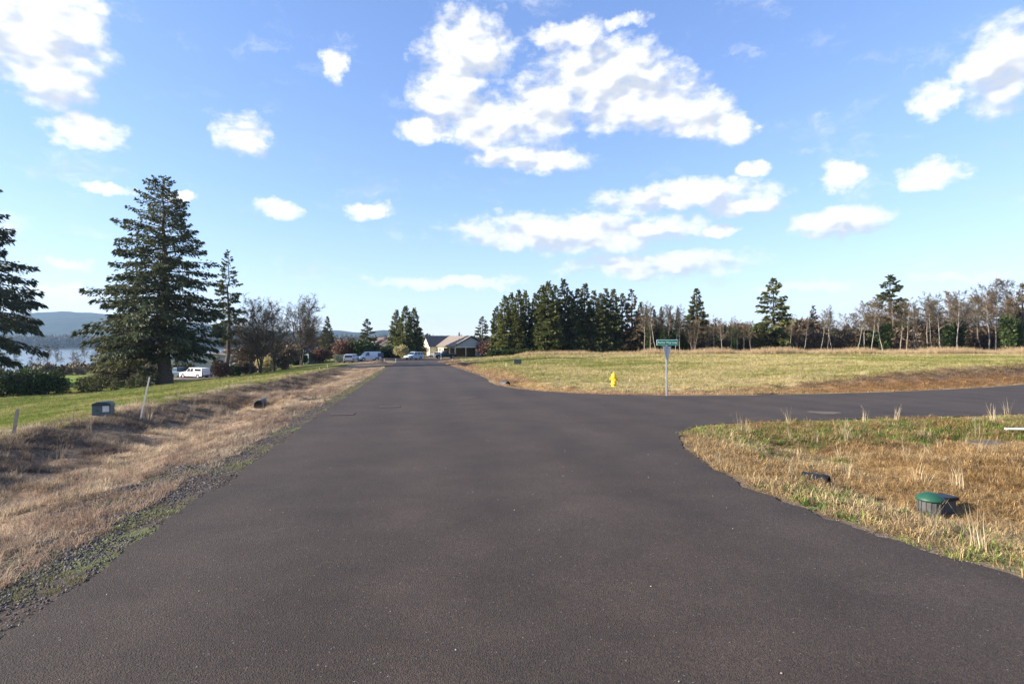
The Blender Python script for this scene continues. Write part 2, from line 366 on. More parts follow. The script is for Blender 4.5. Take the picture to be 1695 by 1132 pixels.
# what grows or lies where (the ground's own colours)
def zone_col(X, Y, sd):
    v = vv(X, Y); n1 = fbm(X*.35, Y*.35, 40); n2 = fbm(X*1.4, Y*1.4, 50); n3 = fbm(X*.08, Y*.08, 60)
    c = np.zeros(X.shape+(3,))
    lawn = np.array([.16, .18, .04]); straw = np.array([.32, .25, .14]); ditch = np.array([.27, .19, .125]); gravel = np.array([.085, .07, .06])
    soil = np.array([.25, .135, .055]); mat = np.array([.24, .16, .075]); green = np.array([.11, .15, .035]); weed = np.array([.11, .085, .065]); fieldg = np.array([.21, .2, .07])
    def put(mask, col): c[:] = c*(1-mask[..., None])+np.asarray(col)*mask[..., None]
    put(np.ones_like(X), lawn)
    L = v < 1
    put(L*sstep(-.1, .35, n1+n2*.5)*.55, straw*.8)
    dz = L*sstep(-10.2, -9.0, v+n1*1.2)*(1-.6*sstep(90, 120, Y)); put(dz, ditch)
    put(L*sstep(-9.4, -8.6, v+n2)*(1-sstep(-7.6, -6.8, v+n2))*(1-sstep(45, 70, Y))*.8, weed)  # bank face darkened: dead weeds, plus its shade put into the colour
    put(L*sstep(-4.6, -3.8, v+n1*.9+n2*.5)*(1-sstep(60, 100, Y)*.5), gravel)
    put(L*sstep(-3.4, -2.9, v+n2*.6)*sstep(.0, .3, n2)*.6, green)
    put(L*sstep(100, 116, Y)*(v > -14), ditch)
    rf = (~L); put(rf*1.0, fieldg); put(rf*sstep(-.25, .3, n1*.8+n3+n2*.35), straw)
    put(rf*(1-sstep(2.2, 4.5, sd+n2*1.5+n1)), mat*.9); put(rf*(1-sstep(.3, .9, sd+n2*.3))*.8, straw*.9)
    farb = rf*(seg_side(X, Y) > 0)
    bk = farb*(1-sstep(2.3, 3.4, sd+n2*.8))*sstep(.35, .9, sd)*sstep(8, 20, X); put(bk, soil*(1+.4*n2[..., None])); put(bk*sstep(1.5, 2.4, sd+n2)*.7, weed*1.2)
    nv = rf*(seg_side(X, Y) <= 0)
    put(nv*1.0, mat); put(nv*sstep(.0, .3, n1+n2*.6+.9*sstep(11.3, 12.6, Y+X*-.12)*(1-sstep(13.6, 15, Y-X*.12))-.15), green)
    put(nv*(1-sstep(.3, .8, sd+n2*.35))*sstep(-.3, .1, n2), np.array([.17, .13, .095])); put(nv*sstep(.2, .4, sd)*(1-sstep(.5, .9, sd+n2*.3)), straw*.85)
    fl = sstep(600, 900, np.hypot(X, Y)); put(fl, np.array([.08, .085, .045])); put(sstep(118, 135, Y)*(v > 10), np.array([.09, .075, .045]))
    ln = L*(v < -48)*sstep(70, 80, Y)*(1-sstep(108, 120, Y)); put(ln*.8, np.array([.14, .23, .03]))
    lane = L*np.exp(-((v+37-.06*(Y-95))/6.0)**2)*sstep(84, 92, Y)*(1-sstep(118, 126, Y)); put(np.clip(lane*1.6, 0, 1), np.array([.22, .175, .15]))
    return np.clip(c*(1+.28*n2[..., None]), .005, .9)
def seg_side(X, Y):                                        # >0 beyond the side road, <0 the near corner
    return np.where((Y > 24+np.maximum(X-6, 0)*.36-3.5) | (X < 1.5), 1, -1)
zc = zone_col(fx, fy, SD)
gme = mesh_np('ground', np.stack([fx, fy, gzv], 1), quads, True, {'zone': zc})
gm = bpy.data.materials.new('ground'); gm.use_nodes = True; nt = gm.node_tree; b = nt.nodes['Principled BSDF']
a = N(nt, 'ShaderNodeAttribute', attribute_name='zone'); t = N(nt, 'ShaderNodeTexCoord')
n_f = noise(nt, t.outputs['Object'], 9, 6, .7); n_c = noise(nt, t.outputs['Object'], .9, 4)
k = math_n(nt, 'MULTIPLY', maprange(nt, n_f, .3, .7, .55, 1.45, False), maprange(nt, n_c, .3, .7, .8, 1.2, False))
v_ = N(nt, 'ShaderNodeVectorMath', operation='SCALE'); nt.links.new(a.outputs['Color'], v_.inputs[0]); nt.links.new(k, v_.inputs['Scale'])
nt.links.new(v_.outputs[0], b.inputs['Base Color']); b.inputs['Roughness'].default_value = 1; b.inputs['Specular IOR Level'].default_value = .05
bp = N(nt, 'ShaderNodeBump'); bp.inputs['Strength'].default_value = .8; bp.inputs['Distance'].default_value = .05
nt.links.new(noise(nt, t.outputs['Object'], 14, 5, .7), bp.inputs['Height']); nt.links.new(bp.outputs[0], b.inputs['Normal'])
tag(link('ground', gme, None, gm), 'lawn, ditch, verge and field ground sloping to the river', 'ground', kind='structure')

# ------------------------------------------------------------------ road
rag = np.array(densify(near_e, .3)+densify(far_e, .3)+densify(left_e, .3)+[left_e[-1]])
nrm = np.stack([fbm(rag[:, 0]*1.3, rag[:, 1]*1.3, 71)*.16+fbm(rag[:, 0]*5, rag[:, 1]*5, 72)*.09, fbm(rag[:, 0]*1.3, rag[:, 1]*1.3, 73)*.16], 1)
rag = rag+nrm*np.clip(rag[:, 1:2]/6, .3, 1)
bm = bmesh.new(); vs = [bm.verts.new((x, y, 0)) for x, y in rag]; 
from mathutils.geometry import tessellate_polygon
for tri in tessellate_polygon([[Vector((x, y, 0)) for x, y in rag]]):
    try: bm.faces.new([vs[i] for i in tri])
    except ValueError: pass
long_cuts = np.arange(-10, 140, 6.0)
for yc in long_cuts: bmesh.ops.bisect_plane(bm, geom=bm.verts[:]+bm.edges[:]+bm.faces[:], plane_co=(0, yc, 0), plane_no=(0, 1, 0))
r = bmesh.ops.extrude_edge_only(bm, edges=[e for e in bm.edges if e.is_boundary])
low = [v for v in r['geom'] if isinstance(v, bmesh.types.BMVert)]; lowset = set(low)
for v in bm.verts: v.co.z = float(zb(np.array(v.co.y)))+(-.07 if v in lowset else .012)
me = bpy.data.meshes.new('road'); bmesh.ops.recalc_face_normals(bm, faces=bm.faces); bm.to_mesh(me); bm.free()
rm = bpy.data.materials.new('asphalt'); rm.use_nodes = True; nt = rm.node_tree; b = nt.nodes['Principled BSDF']
t = N(nt, 'ShaderNodeTexCoord'); oc = t.outputs['Object']
vo = N(nt, 'ShaderNodeTexVoronoi'); nt.links.new(oc, vo.inputs['Vector']); vo.inputs['Scale'].default_value = 105
sepc = N(nt, 'ShaderNodeSeparateColor'); nt.links.new(vo.outputs['Color'], sepc.inputs[0])
grain = maprange(nt, sepc.outputs[0], 0, 1, .72, 1.36, False)
speck = maprange(nt, sepc.outputs[1], .996, .999, 0, 1, False)
mott = maprange(nt, noise(nt, oc, 1.3, 6, .65), .3, .7, .78, 1.22, False); big = maprange(nt, noise(nt, oc, .22, 4), .3, .7, .80, 1.20, False)
fine = maprange(nt, noise(nt, oc, 38, 3, .7), .3, .7, .75, 1.25, False)
sp = N(nt, 'ShaderNodeSeparateXYZ'); nt.links.new(oc, sp.inputs[0])
lat = math_n(nt, 'MULTIPLY_ADD', sp.outputs[1], TAN, sp.outputs[0])
wob = math_n(nt, 'MULTIPLY_ADD', noise(nt, oc, .3, 2), .8, lat)
track = maprange(nt, math_n(nt, 'SINE', math_n(nt, 'MULTIPLY', wob, 3.3)), -1, 1, .91, 1.10, False)
seam = maprange(nt, math_n(nt, 'ABSOLUTE', math_n(nt, 'SUBTRACT', math_n(nt, 'MULTIPLY_ADD', noise(nt, oc, 1.5, 3), .08, lat), 1.42)), .0, .035, .95, 1.0)
spot = maprange(nt, noise(nt, oc, 2.6, 2), .68, .74, 1.0, .8)
pits = maprange(nt, noise(nt, oc, 75, 2, .6), .30, .42, .55, 1.0)
track = math_n(nt, 'MULTIPLY', track, math_n(nt, 'MULTIPLY', math_n(nt, 'MULTIPLY', seam, spot), pits))
k = math_n(nt, 'MULTIPLY', math_n(nt, 'MULTIPLY', grain, fine), math_n(nt, 'MULTIPLY', mott, math_n(nt, 'MULTIPLY', big, track)))
hue = mixc(nt, noise(nt, oc, .5, 3), (.051, .0335, .024), (.045, .0345, .026))
v_ = N(nt, 'ShaderNodeVectorMath', operation='SCALE'); nt.links.new(hue, v_.inputs[0]); nt.links.new(k, v_.inputs['Scale'])
fcol = mixc(nt, speck, v_.outputs[0], (.16, .15, .14))
nt.links.new(fcol, b.inputs['Base Color']); b.inputs['Roughness'].default_value = .82; b.inputs['Specular IOR Level'].default_value = .35
bp = N(nt, 'ShaderNodeBump'); bp.inputs['Strength'].default_value = .55; bp.inputs['Distance'].default_value = .008
nt.links.new(math_n(nt, 'ADD', vo.outputs['Distance'], noise(nt, oc, 60, 3)), bp.inputs['Height']); nt.links.new(bp.outputs[0], b.inputs['Normal'])
tag(link('road', me, None, rm), 'brown grey asphalt road with a side street branching off', 'road', kind='structure')

# ------------------------------------------------------------------ river and hills
wm = bpy.data.materials.new('water'); wm.use_nodes = True; nt = wm.node_tree; b = nt.nodes['Principled BSDF']
b.inputs['Base Color'].default_value = (.05, .07, .085, 1); b.inputs['Roughness'].default_value = .16
t = N(nt, 'ShaderNodeTexCoord'); bp = N(nt, 'ShaderNodeBump'); bp.inputs['Strength'].default_value = .35; bp.inputs['Distance'].default_value = .3
nt.links.new(noise(nt, t.outputs['Object'], .25, 4), bp.inputs['Height']); nt.links.new(bp.outputs[0], b.inputs['Normal'])
rv = mesh_np('river', [(-5900, 120, 0), (-60, 120, 0), (-60, 1620, 0), (-5900, 1620, 0)], np.array([[0, 1, 2, 3]]))
tag(link('river', rv, None, wm, (0, 0, -15.8)), 'wide pale river behind the trees', 'river', kind='structure')
hx = np.linspace(-5800, 5800, 240); hy = np.linspace(2300, 5600, 44)
HX, HYY = np.meshgrid(hx, hy)
ridge_px = np.interp(HX/HYY*F+CX, [-1500, -300, 30, 100, 160, 300, 420, 480, 560, 600, 640, 700, 850, 1000, 1500, 1695, 2500], [516, 514, 519, 517, 521, 532, 545, 551, 548, 551, 548, 558, 561, 560, 556, 555, 548])
rh = (HY-ridge_px)*4000/F+1.8
prof = sstep(2300, 4000, HYY)*(1-.5*sstep(4000, 5600, HYY))
hz = -26+(rh+26)*prof*(1+.16*fbm(HX/420, HYY/420, 90)*sstep(2300, 3000, HYY))+8*fbm(HX/60, HYY/60, 95, 3)*prof
n1, n2 = len(hx), len(hy); ii = (np.arange(n2-1)[:, None]*n1+np.arange(n1-1)[None, :]).ravel()
hme = mesh_np('hills', np.stack([HX.ravel(), HYY.ravel(), hz.ravel()], 1), np.stack([ii, ii+1, ii+n1+1, ii+n1], 1), True)
hm = pmat('hill_forest', (.03, .042, .03), 1, var=.5, scale=.012, spec=.0)
tag(link('hills', hme, None, hm), 'low forested blue hills beyond the river', 'hills', kind='structure')

# ------------------------------------------------------------------ foliage builders
def fronds(base, d, side, ln, wd, droop=.15):
    up = np.array([0, 0, 1.0]); mid = base+d*(ln*.45)[:, None]; tip = base+d*ln[:, None]-up*(droop*ln)[:, None]
    V = np.stack([base, mid+side*wd[:, None], tip, mid-side*wd[:, None]], 1).reshape(-1, 3)
    return V, np.arange(len(V)).reshape(-1, 4)
def unit(a): return a/(np.linalg.norm(a, axis=-1, keepdims=True)+1e-9)
def tubes(segs, n=4):                                      # segs: (p0, p1, r0, r1)
    P0 = np.array([s[0] for s in segs]); P1 = np.array([s[1] for s in segs]); r0 = np.array([s[2] for s in segs]); r1 = np.array([s[3] for s in segs])
    d = unit(P1-P0); ref = np.where(np.abs(d[:, 2:3]) > .9, np.array([[1., 0, 0]]), np.array([[0, 0, 1.]])); a = unit(np.cross(d, ref)); b_ = np.cross(d, a)
    ang = np.arange(n)*2*np.pi/n; ring = np.cos(ang)[None, :, None]*a[:, None]+np.sin(ang)[None, :, None]*b_[:, None]
    V = np.concatenate([P0[:, None]+ring*r0[:, None, None], P1[:, None]+ring*r1[:, None, None]], 1)
    k = np.arange(n); q = np.stack([k, (k+1) % n, (k+1) % n+n, k+n], 1)
    FA = (np.arange(len(segs))*2*n)[:, None, None]+q[None]
    return V.reshape(-1, 3), FA.reshape(-1, 4)
def conifer(name, seed, H, Rm, start=.08, per_m=7, e0=.1, droop=.35, power=.85, tw=.38, tww=.07, dens=11, irreg=.3, trunk_r=None, asym=0, top_r=.0, gapy=0.0, fol='spruce', bark='bark'):
    g = np.random.default_rng(seed); tr = trunk_r or H*.022
    segs = []; zs = np.linspace(0, H*.985, 14); wob = g.normal(0, .004*H, (14, 2)); wob[0] = 0
    rad = lambda z: tr*(1-z/H)**1.15+.015
    for i in range(13):
        segs.append(((wob[i][0], wob[i][1], zs[i]-(.5 if i == 0 else 0)), (wob[i+1][0], wob[i+1][1], zs[i+1]), rad(zs[i])*(1.35 if i == 0 else 1), rad(zs[i+1])))
    TV, TF = tubes(segs, 9)
    nb = int(H*(1-start)*per_m); limbs = []; B = []; D = []; S = []; Ln = []; Wd = []
    for i in range(nb):
        f = (i+g.random())/nb; z = H*(start+(1-start)*f*.995); az_ = g.random()*2*np.pi
        r = Rm*((1-f)**power)*(1-irreg*(1-.5*(f > .8))*g.random()**1.5)*(1+asym*math.cos(az_-math.pi))+top_r*.3
        r *= min(1, .55+f*4)
        if g.random() < gapy: continue
        if g.random() < irreg*.25 and f < .75: r *= 1.22
        r = max(r, .25); e = e0+(.6*f**2)+g.normal(0, .08); dr = droop*(1-.6*f)*(1+g.normal(0, .15))
        ha = np.array([math.cos(az_), math.sin(az_), 0]); cw = np.interp(z, zs, wob[:, 0]), np.interp(z, zs, wob[:, 1])
        o = np.array([cw[0], cw[1], z]); hb = np.array([-ha[1], ha[0], 0]); bend = g.normal(0, .12)
        pt = lambda t: o+ha*(r*t)[:, None]+hb*(bend*r*t*t)[:, None]+np.array([0, 0, 1.])*(r*(math.tan(e)*t-dr*t*t+.12*dr*t**5))[:, None]
        tt = np.linspace(0, .92, 4); pp = pt(tt); br = max(.012, .016*r+.006)
        for j in range(3): limbs.append((pp[j], pp[j+1], br*(1-tt[j]*.85), br*(1-tt[j+1]*.85)))
        n = max(5, int(dens*r*(1.15-.25*f))); t_ = (.12+.88*g.random(n)**.7); p = pt(t_)
        tg = unit(pt(np.minimum(t_+.02, 1.02))-p); sgn = g.choice([-1, 1], n)
        an = g.uniform(.35, 1.15, n)*(1-.75*(t_ > .93)); lat_ = unit(np.cross(tg, np.array([0, 0, 1.])))
        d_ = unit(tg*np.cos(an)[:, None]+lat_*(sgn*np.sin(an))[:, None]+np.array([0, 0, 1.])*g.normal(-.27, .30, n)[:, None])
        sd_ = unit(np.cross(d_, np.array([0, 0, 1.])*.6+g.normal(0, .8, (n, 3))))
        off = np.clip(.55*r*(1-t_)*g.random(n), 0, tw*1.6)
        B.append(p+d_*off[:, None]+np.array([0, 0, 1.])*g.normal(-.02, .018, n)[:, None]*r); D.append(d_); S.append(sd_); Ln.append(tw*g.uniform(.55, 1.25, n)*(1-.6*f)); Wd.append(tww*g.uniform(.6, 1.4, n))
    n = 40; zt = H*(1-.07*g.random(n)); aa = g.random(n)*6.28
    B.append(np.stack([wob[-1][0]+0*zt, wob[-1][1]+0*zt, zt-.1], 1)); D.append(unit(np.stack([np.cos(aa)*.6, np.sin(aa)*.6, g.uniform(.1, 1, n)], 1))); S.append(unit(g.normal(0, 1, (n, 3)))); Ln.append(np.full(n, tw*.4)); Wd.append(np.full(n, tww))
    B, D, S, Ln, Wd = map(np.concatenate, (B, D, S, Ln, Wd))
    V, FA = fronds(B, D, S, Ln, Wd)
    var = np.repeat(np.clip(g.random(len(B))*.75+.25*(Ln > 0)*g.random(len(B)), 0, 1), 4)
    cm = mesh_np(name+'_crown', V, FA, False, {'var': var}); cm.materials.append(M[fol])
    LV, LF = tubes(limbs, 4); tm = mesh_np(name+'_trunk', np.concatenate([TV, LV]), [np.concatenate([TF, LF+len(TV)])], True); tm.materials.append(M[bark])
    return tm, cm
def bare(name, seed, H, spread=.5, trunk_frac=.35, lean=0.0, tr=None, forks=3, levels=5, multi=1, twigs=5, bark='bark_grey', tw='twig'):
    g = np.random.default_rng(seed); segs = []; tws = []; tr = tr or H*.014
    def grow(p, d, L, r, lv):
        k = 3 if lv < 2 else 2; q = p; dd = d
        for j in range(k):
            dd = unit(dd+g.normal(0, .09, 3)+np.array([0, 0, .05])); q2 = q+dd*L/k; ra = r*(1-.35*j/k); rb = r*(1-.35*(j+1)/k)
            (segs if lv < 4 else tws).append((q, q2, ra, rb)); q = q2
            if lv >= 1 or j == k-1 or q[2] > H*trunk_frac:
                if lv < levels and (j < k-1):
                    ax = unit(np.cross(dd, g.normal(0, 1, 3))); sp = spread*g.uniform(.7, 1.3)
                    grow(q, unit(dd*math.cos(sp)+ax*math.sin(sp)), L*g.uniform(.5, .72), r*.52, lv+1)
        if lv < levels:
            for _ in range(forks if lv else forks+1):
                ax = unit(np.cross(dd, g.normal(0, 1, 3))); sp = spread*g.uniform(.35, 1.1)
                grow(q, unit(dd*math.cos(sp)+ax*math.sin(sp)+np.array([0, 0, .12])), L*g.uniform(.55, .8), r*.58, lv+1)
        else:
            for _ in range(twigs):
                e = q+unit(dd+g.normal(0, .6, 3))*L*g.uniform(.5, 1.0); tws.append((q, e, r*.6, r*.3))
    for m_ in range(multi):
        d0 = unit(np.array([lean+(g.normal(0, .16) if multi > 1 else 0), g.normal(0, .12) if multi > 1 else 0, 1.0]))
        grow(np.array([m_*.25*(multi > 1), 0, -.4]), d0, H*.36*g.uniform(.9, 1.1), tr*(.75 if multi > 1 else 1), 0)
    top = max(max(s[1][2] for s in segs), max(s[1][2] for s in tws)); f = H/top
    sc_ = lambda S: [(np.array(a_)*f, np.array(b_)*f, max(c_*f, .012), max(d_*f, .009)) for a_, b_, c_, d_ in S]
    TV, TF = tubes(sc_(segs), 6); tm = mesh_np(name+'_trunk', TV, TF, True); tm.materials.append(M[bark])
    CV, CF = tubes(sc_(tws), 3); cm = mesh_np(name+'_crown', CV, CF, False, {'var': np.repeat(g.random(len(tws)), 6)}); cm.materials.append(M[tw])
    return tm, cm
def alder(name, seed, H, lean=0.0, bend=.1, start=.38, nb=34, bl=.2, tr=.15, bark='bark_pale', tw='twig', multi=1):
    g = np.random.default_rng(seed); segs = []; tws = []
    for m_ in range(multi):
        hh = H*(1 if m_ == 0 else g.uniform(.72, .97)); az0 = g.random()*6.28; ln = lean if multi == 1 else g.uniform(.06, .22); ld = np.array([1., 0, 0]) if multi == 1 else np.array([math.cos(az0), math.sin(az0), 0])
        zs = np.linspace(0, 1, 11); cx_ = np.cumsum(g.normal(0, bend*.05*H, 11)); cy_ = np.cumsum(g.normal(0, bend*.05*H, 11)); cx_[0] = cy_[0] = 0
        path = np.stack([cx_, cy_, zs*hh], 1)+ld*(ln*hh*zs**.9)[:, None]; path[0, 2] = -.4
        rr = lambda f: tr*(1-.9*f)*(1 if multi == 1 else .75)
        for i in range(10): segs.append((path[i], path[i+1], rr(zs[i]), rr(zs[i+1])))
        for b_ in range(nb//multi if multi > 1 else nb):
            f = start+(1-start)*g.random()**.8; o = np.array([np.interp(f, zs, path[:, k]) for k in range(3)]); a_ = g.random()*6.28; up = g.uniform(.3, 1.2)
            L = H*bl*g.uniform(.5, 1.2)*(1.25-.8*f); d = unit(np.array([math.cos(a_), math.sin(a_), up])); q = o; r = max(rr(f)*.45, .02)
            for j in range(4):
                d = unit(d+g.normal(0, .16, 3)+np.array([0, 0, .06])); q2 = q+d*L/4; segs.append((q, q2, r*(1-j*.2), r*(.8-j*.2))); q = q2
                for _ in range(2+j):
                    e = unit(d+g.normal(0, .7, 3)); l2 = L*g.uniform(.16, .34); p2 = q+e*l2; tws.append((q, p2, .025, .016))
                    for _ in range(2): tws.append((q+e*l2*g.uniform(.4, 1), p2+unit(e+g.normal(0, .8, 3))*l2*.7, .019, .012))
    TV, TF = tubes(segs, 6); tm = mesh_np(name+'_trunk', TV, TF, True); tm.materials.append(M[bark])
    CV, CF = tubes(tws, 3); cm = mesh_np(name+'_crown', CV, CF, False, {'var': np.repeat(g.random(len(tws)), 6)}); cm.materials.append(M[tw])
    return tm, cm
def leafball(name, seed, n, rx, ry, rz, leaf, wid, mat, lumps=9, hollow=.55, cz=None):
    g = np.random.default_rng(seed); c = unit(g.normal(0, 1, (lumps, 3)))*np.array([rx, ry, rz])*.62*g.random((lumps, 1))**.4; rr = g.uniform(.35, .6, lumps)
    k = g.integers(0, lumps, n); u_ = unit(g.normal(0, 1, (n, 3))); p = c[k]+u_*(rr[k]*(hollow+(1-hollow)*g.random(n)))[:, None]*np.array([rx, ry, rz])
    p[:, 2] += rz*.92 if cz is None else cz; p[:, 2] = np.maximum(p[:, 2], .03+.1*g.random(n))
    d = unit(u_+g.normal(0, .6, (n, 3))+np.array([0, 0, .2])); s = unit(np.cross(d, g.normal(0, 1, (n, 3))))
    V, FA = fronds(p, d, s, leaf*g.uniform(.6, 1.3, n), wid*g.uniform(.6, 1.3, n), .1)
    me = mesh_np(name, V, FA, False, {'var': np.repeat(g.random(n), 4)}); me.materials.append(M[mat]); return me
def stems(name, seed, h, r, n, mat, rad=.03):
    g = np.random.default_rng(seed); S = []
    for i in range(n):
        a_ = g.random()*6.28; m_ = np.array([math.cos(a_)*r*.45, math.sin(a_)*r*.45, h*.5])*g.uniform(.6, 1); e = m_*np.array([1.7, 1.7, 1.5])
        S += [(np.array([math.cos(a_)*.1, math.sin(a_)*.1, -.15]), m_, rad, rad*.7), (m_, e, rad*.7, rad*.3)]
    V, FA = tubes(S, 5); me = mesh_np(name, V, FA, True); me.materials.append(M[mat]); return me
def put_tree(name, label, cat, meshes, x, Y, s=1.0, rz=None, group=None, dz=0.0, sx=None, parts=('trunk', 'crown'), X=None):
    X_ = PX(x, Y) if X is None else X
    t_ = thing(name, label, cat, (X_, Y, gz(X_, Y)+dz), random.uniform(0, 6.28) if rz is None else rz, group, ((sx or s), (sx or s), s))
    for p_, m_ in zip(parts, meshes): link(p_, m_, t_)
    return t_
def hpx(x, Y, ytop):                                       # height of a thing at Y whose top shows at ytop
    return CAMZ-(ytop-HY)*Y/F-gz(PX(x, Y), Y)

# ------------------------------------------------------------------ left trees
h = hpx(272, 72, 292)
big = conifer('great_spruce', 11, h, 8.8, start=.15, per_m=14, e0=.02, droop=.26, power=.6, tw=.62, tww=.095, dens=30, irreg=.48, trunk_r=.85, asym=.12, gapy=.1)
put_tree('spruce_tree', 'huge dark spruce with a thick trunk standing alone on the lawn', 'tree', big, 272, 72, rz=0)
edge = conifer('edge_spruce', 12, 37, 12.5, start=.1, per_m=6.5, e0=.05, droop=.3, power=.8, tw=.85, tww=.13, dens=24, irreg=.5, trunk_r=.9, gapy=.15)
put_tree('spruce_tree', 'tall spruce with long drooping branches above the dark evergreen hedge', 'tree', edge, -62, 80, rz=1.0)
h = hpx(215, 74, 530); ol = conifer('skirt_conifer', 13, h, 5.6, start=.02, per_m=14, e0=.05, droop=.2, power=.55, tw=.55, tww=.085, dens=19, irreg=.4, trunk_r=.25, fol='olive')
put_tree('conifer_tree', 'low spreading olive green conifer at the foot of the huge spruce', 'tree', ol, 212, 70.5)
h = hpx(378, 112, 415); pn = conifer('tall_pine', 14, h, 3.6, start=.24, per_m=7, e0=.12, droop=.25, power=.6, tw=.7, tww=.12, dens=30, irreg=.45, trunk_r=.45, gapy=.04, fol='fir')
put_tree('pine_tree', 'slender tall pine with a long bare trunk beside the parked cars', 'tree', pn, 378, 112)
fir_a = conifer('fir_a', 21, 14, 3.1, start=.03, per_m=12, e0=.1, droop=.22, power=.85, tw=.85, tww=.18, dens=20, irreg=.35, fol='fir')
fir_b = conifer('fir_b', 22, 14, 2.7, start=.03, per_m=12, e0=.05, droop=.25, power=.78, tw=.8, tww=.18, dens=21, irreg=.45, fol='fir')
fir_c = conifer('fir_c', 23, 14, 3.4, start=.12, per_m=9, e0=.15, droop=.3, power=.65, tw=.9, tww=.17, dens=19, irreg=.5, gapy=.1, fol='fir')
cedar_a = conifer('cedar_a', 24, 14, 2.7, start=.01, per_m=15, e0=.35, droop=.3, power=.66, tw=.75, tww=.17, dens=19, irreg=.3, fol='cedar')
cedar_b = conifer('cedar_b', 25, 14, 2.4, start=.01, per_m=15, e0=.35, droop=.3, power=.6, tw=.75, tww=.17, dens=19, irreg=.35, fol='cedar')
brown_a = conifer('brown_fir', 26, 14, 2.7, start=.06, per_m=9, e0=.1, droop=.25, power=.7, tw=.8, tww=.16, dens=17, irreg=.5, gapy=.12, fol='brownfir')
def pt14(name, label, meshes, x, Y, ytop, group=None, wide=1.0):
    s = hpx(x, Y, ytop)/14.0; return put_tree(name, label, 'tree', meshes, x, Y, s, group=group, sx=s*wide)
pt14('conifer_tree', 'small dark conifer beside the teal shed', fir_a, 542, 150, 524, wide=1.15)
pt14('conifer_tree', 'open crowned conifer behind the dark round shrubs', fir_c, 608, 165, 528, wide=1.3)
for x, Y, yt in ((656, 150, 514), (672, 147, 507), (686, 151, 511)):
    pt14('cedar_tree', {656: 'cedar of the roadside clump nearest the columnar cypresses', 672: 'tallest middle cedar of the roadside clump', 686: 'cedar of the roadside clump nearest the cream house'}[x], cedar_a if x != 672 else cedar_b, x, Y, yt, 'cedars beside the cream house', 1.25)
for x, Y, yt in ((626, 140, 572), (633, 140, 573)):
    pt14('cypress_shrub', 'narrow columnar cypress before the brown roofed house', cedar_b, x, Y, yt, 'columnar cypresses before the brown roofed house', .8)
pt14('conifer_tree', 'open dark conifer rising behind the carport roof', fir_c, 799, 185, 524, wide=1.2)
pt14('conifer_tree', 'tiny spire shaped conifer far behind the house roof', fir_b, 760, 230, 550, wide=1.0)
bare_a = bare('bare_a', 31, 12, .55, .3, 0, .2, 2, 5, 1, 4)
bare_b = alder('bare_b', 32, 12, .04, .12, .4, 40, .24, .16, 'bark_grey', 'twig_red')
bare_c = alder('bare_c', 33, 12, -.17, .10, .5, 26, .19, .12, 'bark_pale', 'twig')
bare_d = alder('bare_d', 34, 12, 0, .12, .2, 64, .2, .13, 'bark_grey', 'twig_red', 5)
bare_f = alder('bare_f', 36, 12, -.08, .15, .42, 34, .25, .15, 'bark_pale', 'twig')
bare_e = alder('bare_e', 35, 12, .08, .14, .42, 36, .22, .15, 'bark_grey', 'twig')
def ptb(name, label, meshes, x, Y, ytop, group=None, wide=1.0, rz=None):
    s = hpx(x, Y, ytop)/12.0; return put_tree(name, label, 'tree', meshes, x, Y, s, rz, group, sx=s*wide)
bare_g = alder('bare_g', 37, 12, 0, .14, .22, 130, .34, .2, 'bark', 'twig', 4)
bare_h = alder('bare_h', 38, 12, 0, .16, .25, 90, .32, .22, 'bark', 'twig_red', 2)
G1 = 'bare trees by the lawn'
ptb('bare_tree', 'many stemmed dark leafless tree standing on the lawn edge', bare_g, 432, 85, 505, G1)
ptb('bare_tree', 'leafless tree between the many stemmed lawn tree and the teal shed', bare_h, 454, 92, 506, G1)
ptb('bare_tree', 'shorter leafless tree between the many stemmed lawn tree and the tall pine', bare_h, 414, 90, 522, G1)
ptb('bare_tree', 'tall leafless tree with ivy climbing it beside the teal shed', bare_g, 498, 120, 502)
ptb('bare_tree', 'leafless tree in rusty bud behind the teal shed', bare_h, 515, 128, 514)
for x, Y, yt, m_ in ((12, 150, 590, bare_c), (30, 165, 582, bare_e), (52, 150, 592, bare_b), (66, 175, 580, bare_c), (78, 160, 574, bare_b), (92, 150, 574, bare_e), (104, 158, 584, bare_c), (128, 140, 576, bare_d), (140, 150, 570, bare_b), (150, 138, 578, bare_a), (118, 165, 582, bare_e)):
    ptb('bare_tree', 'thin leafless tree standing in front of the pale river', m_, x, Y, yt, 'thin bare trees along the river bank', .8)

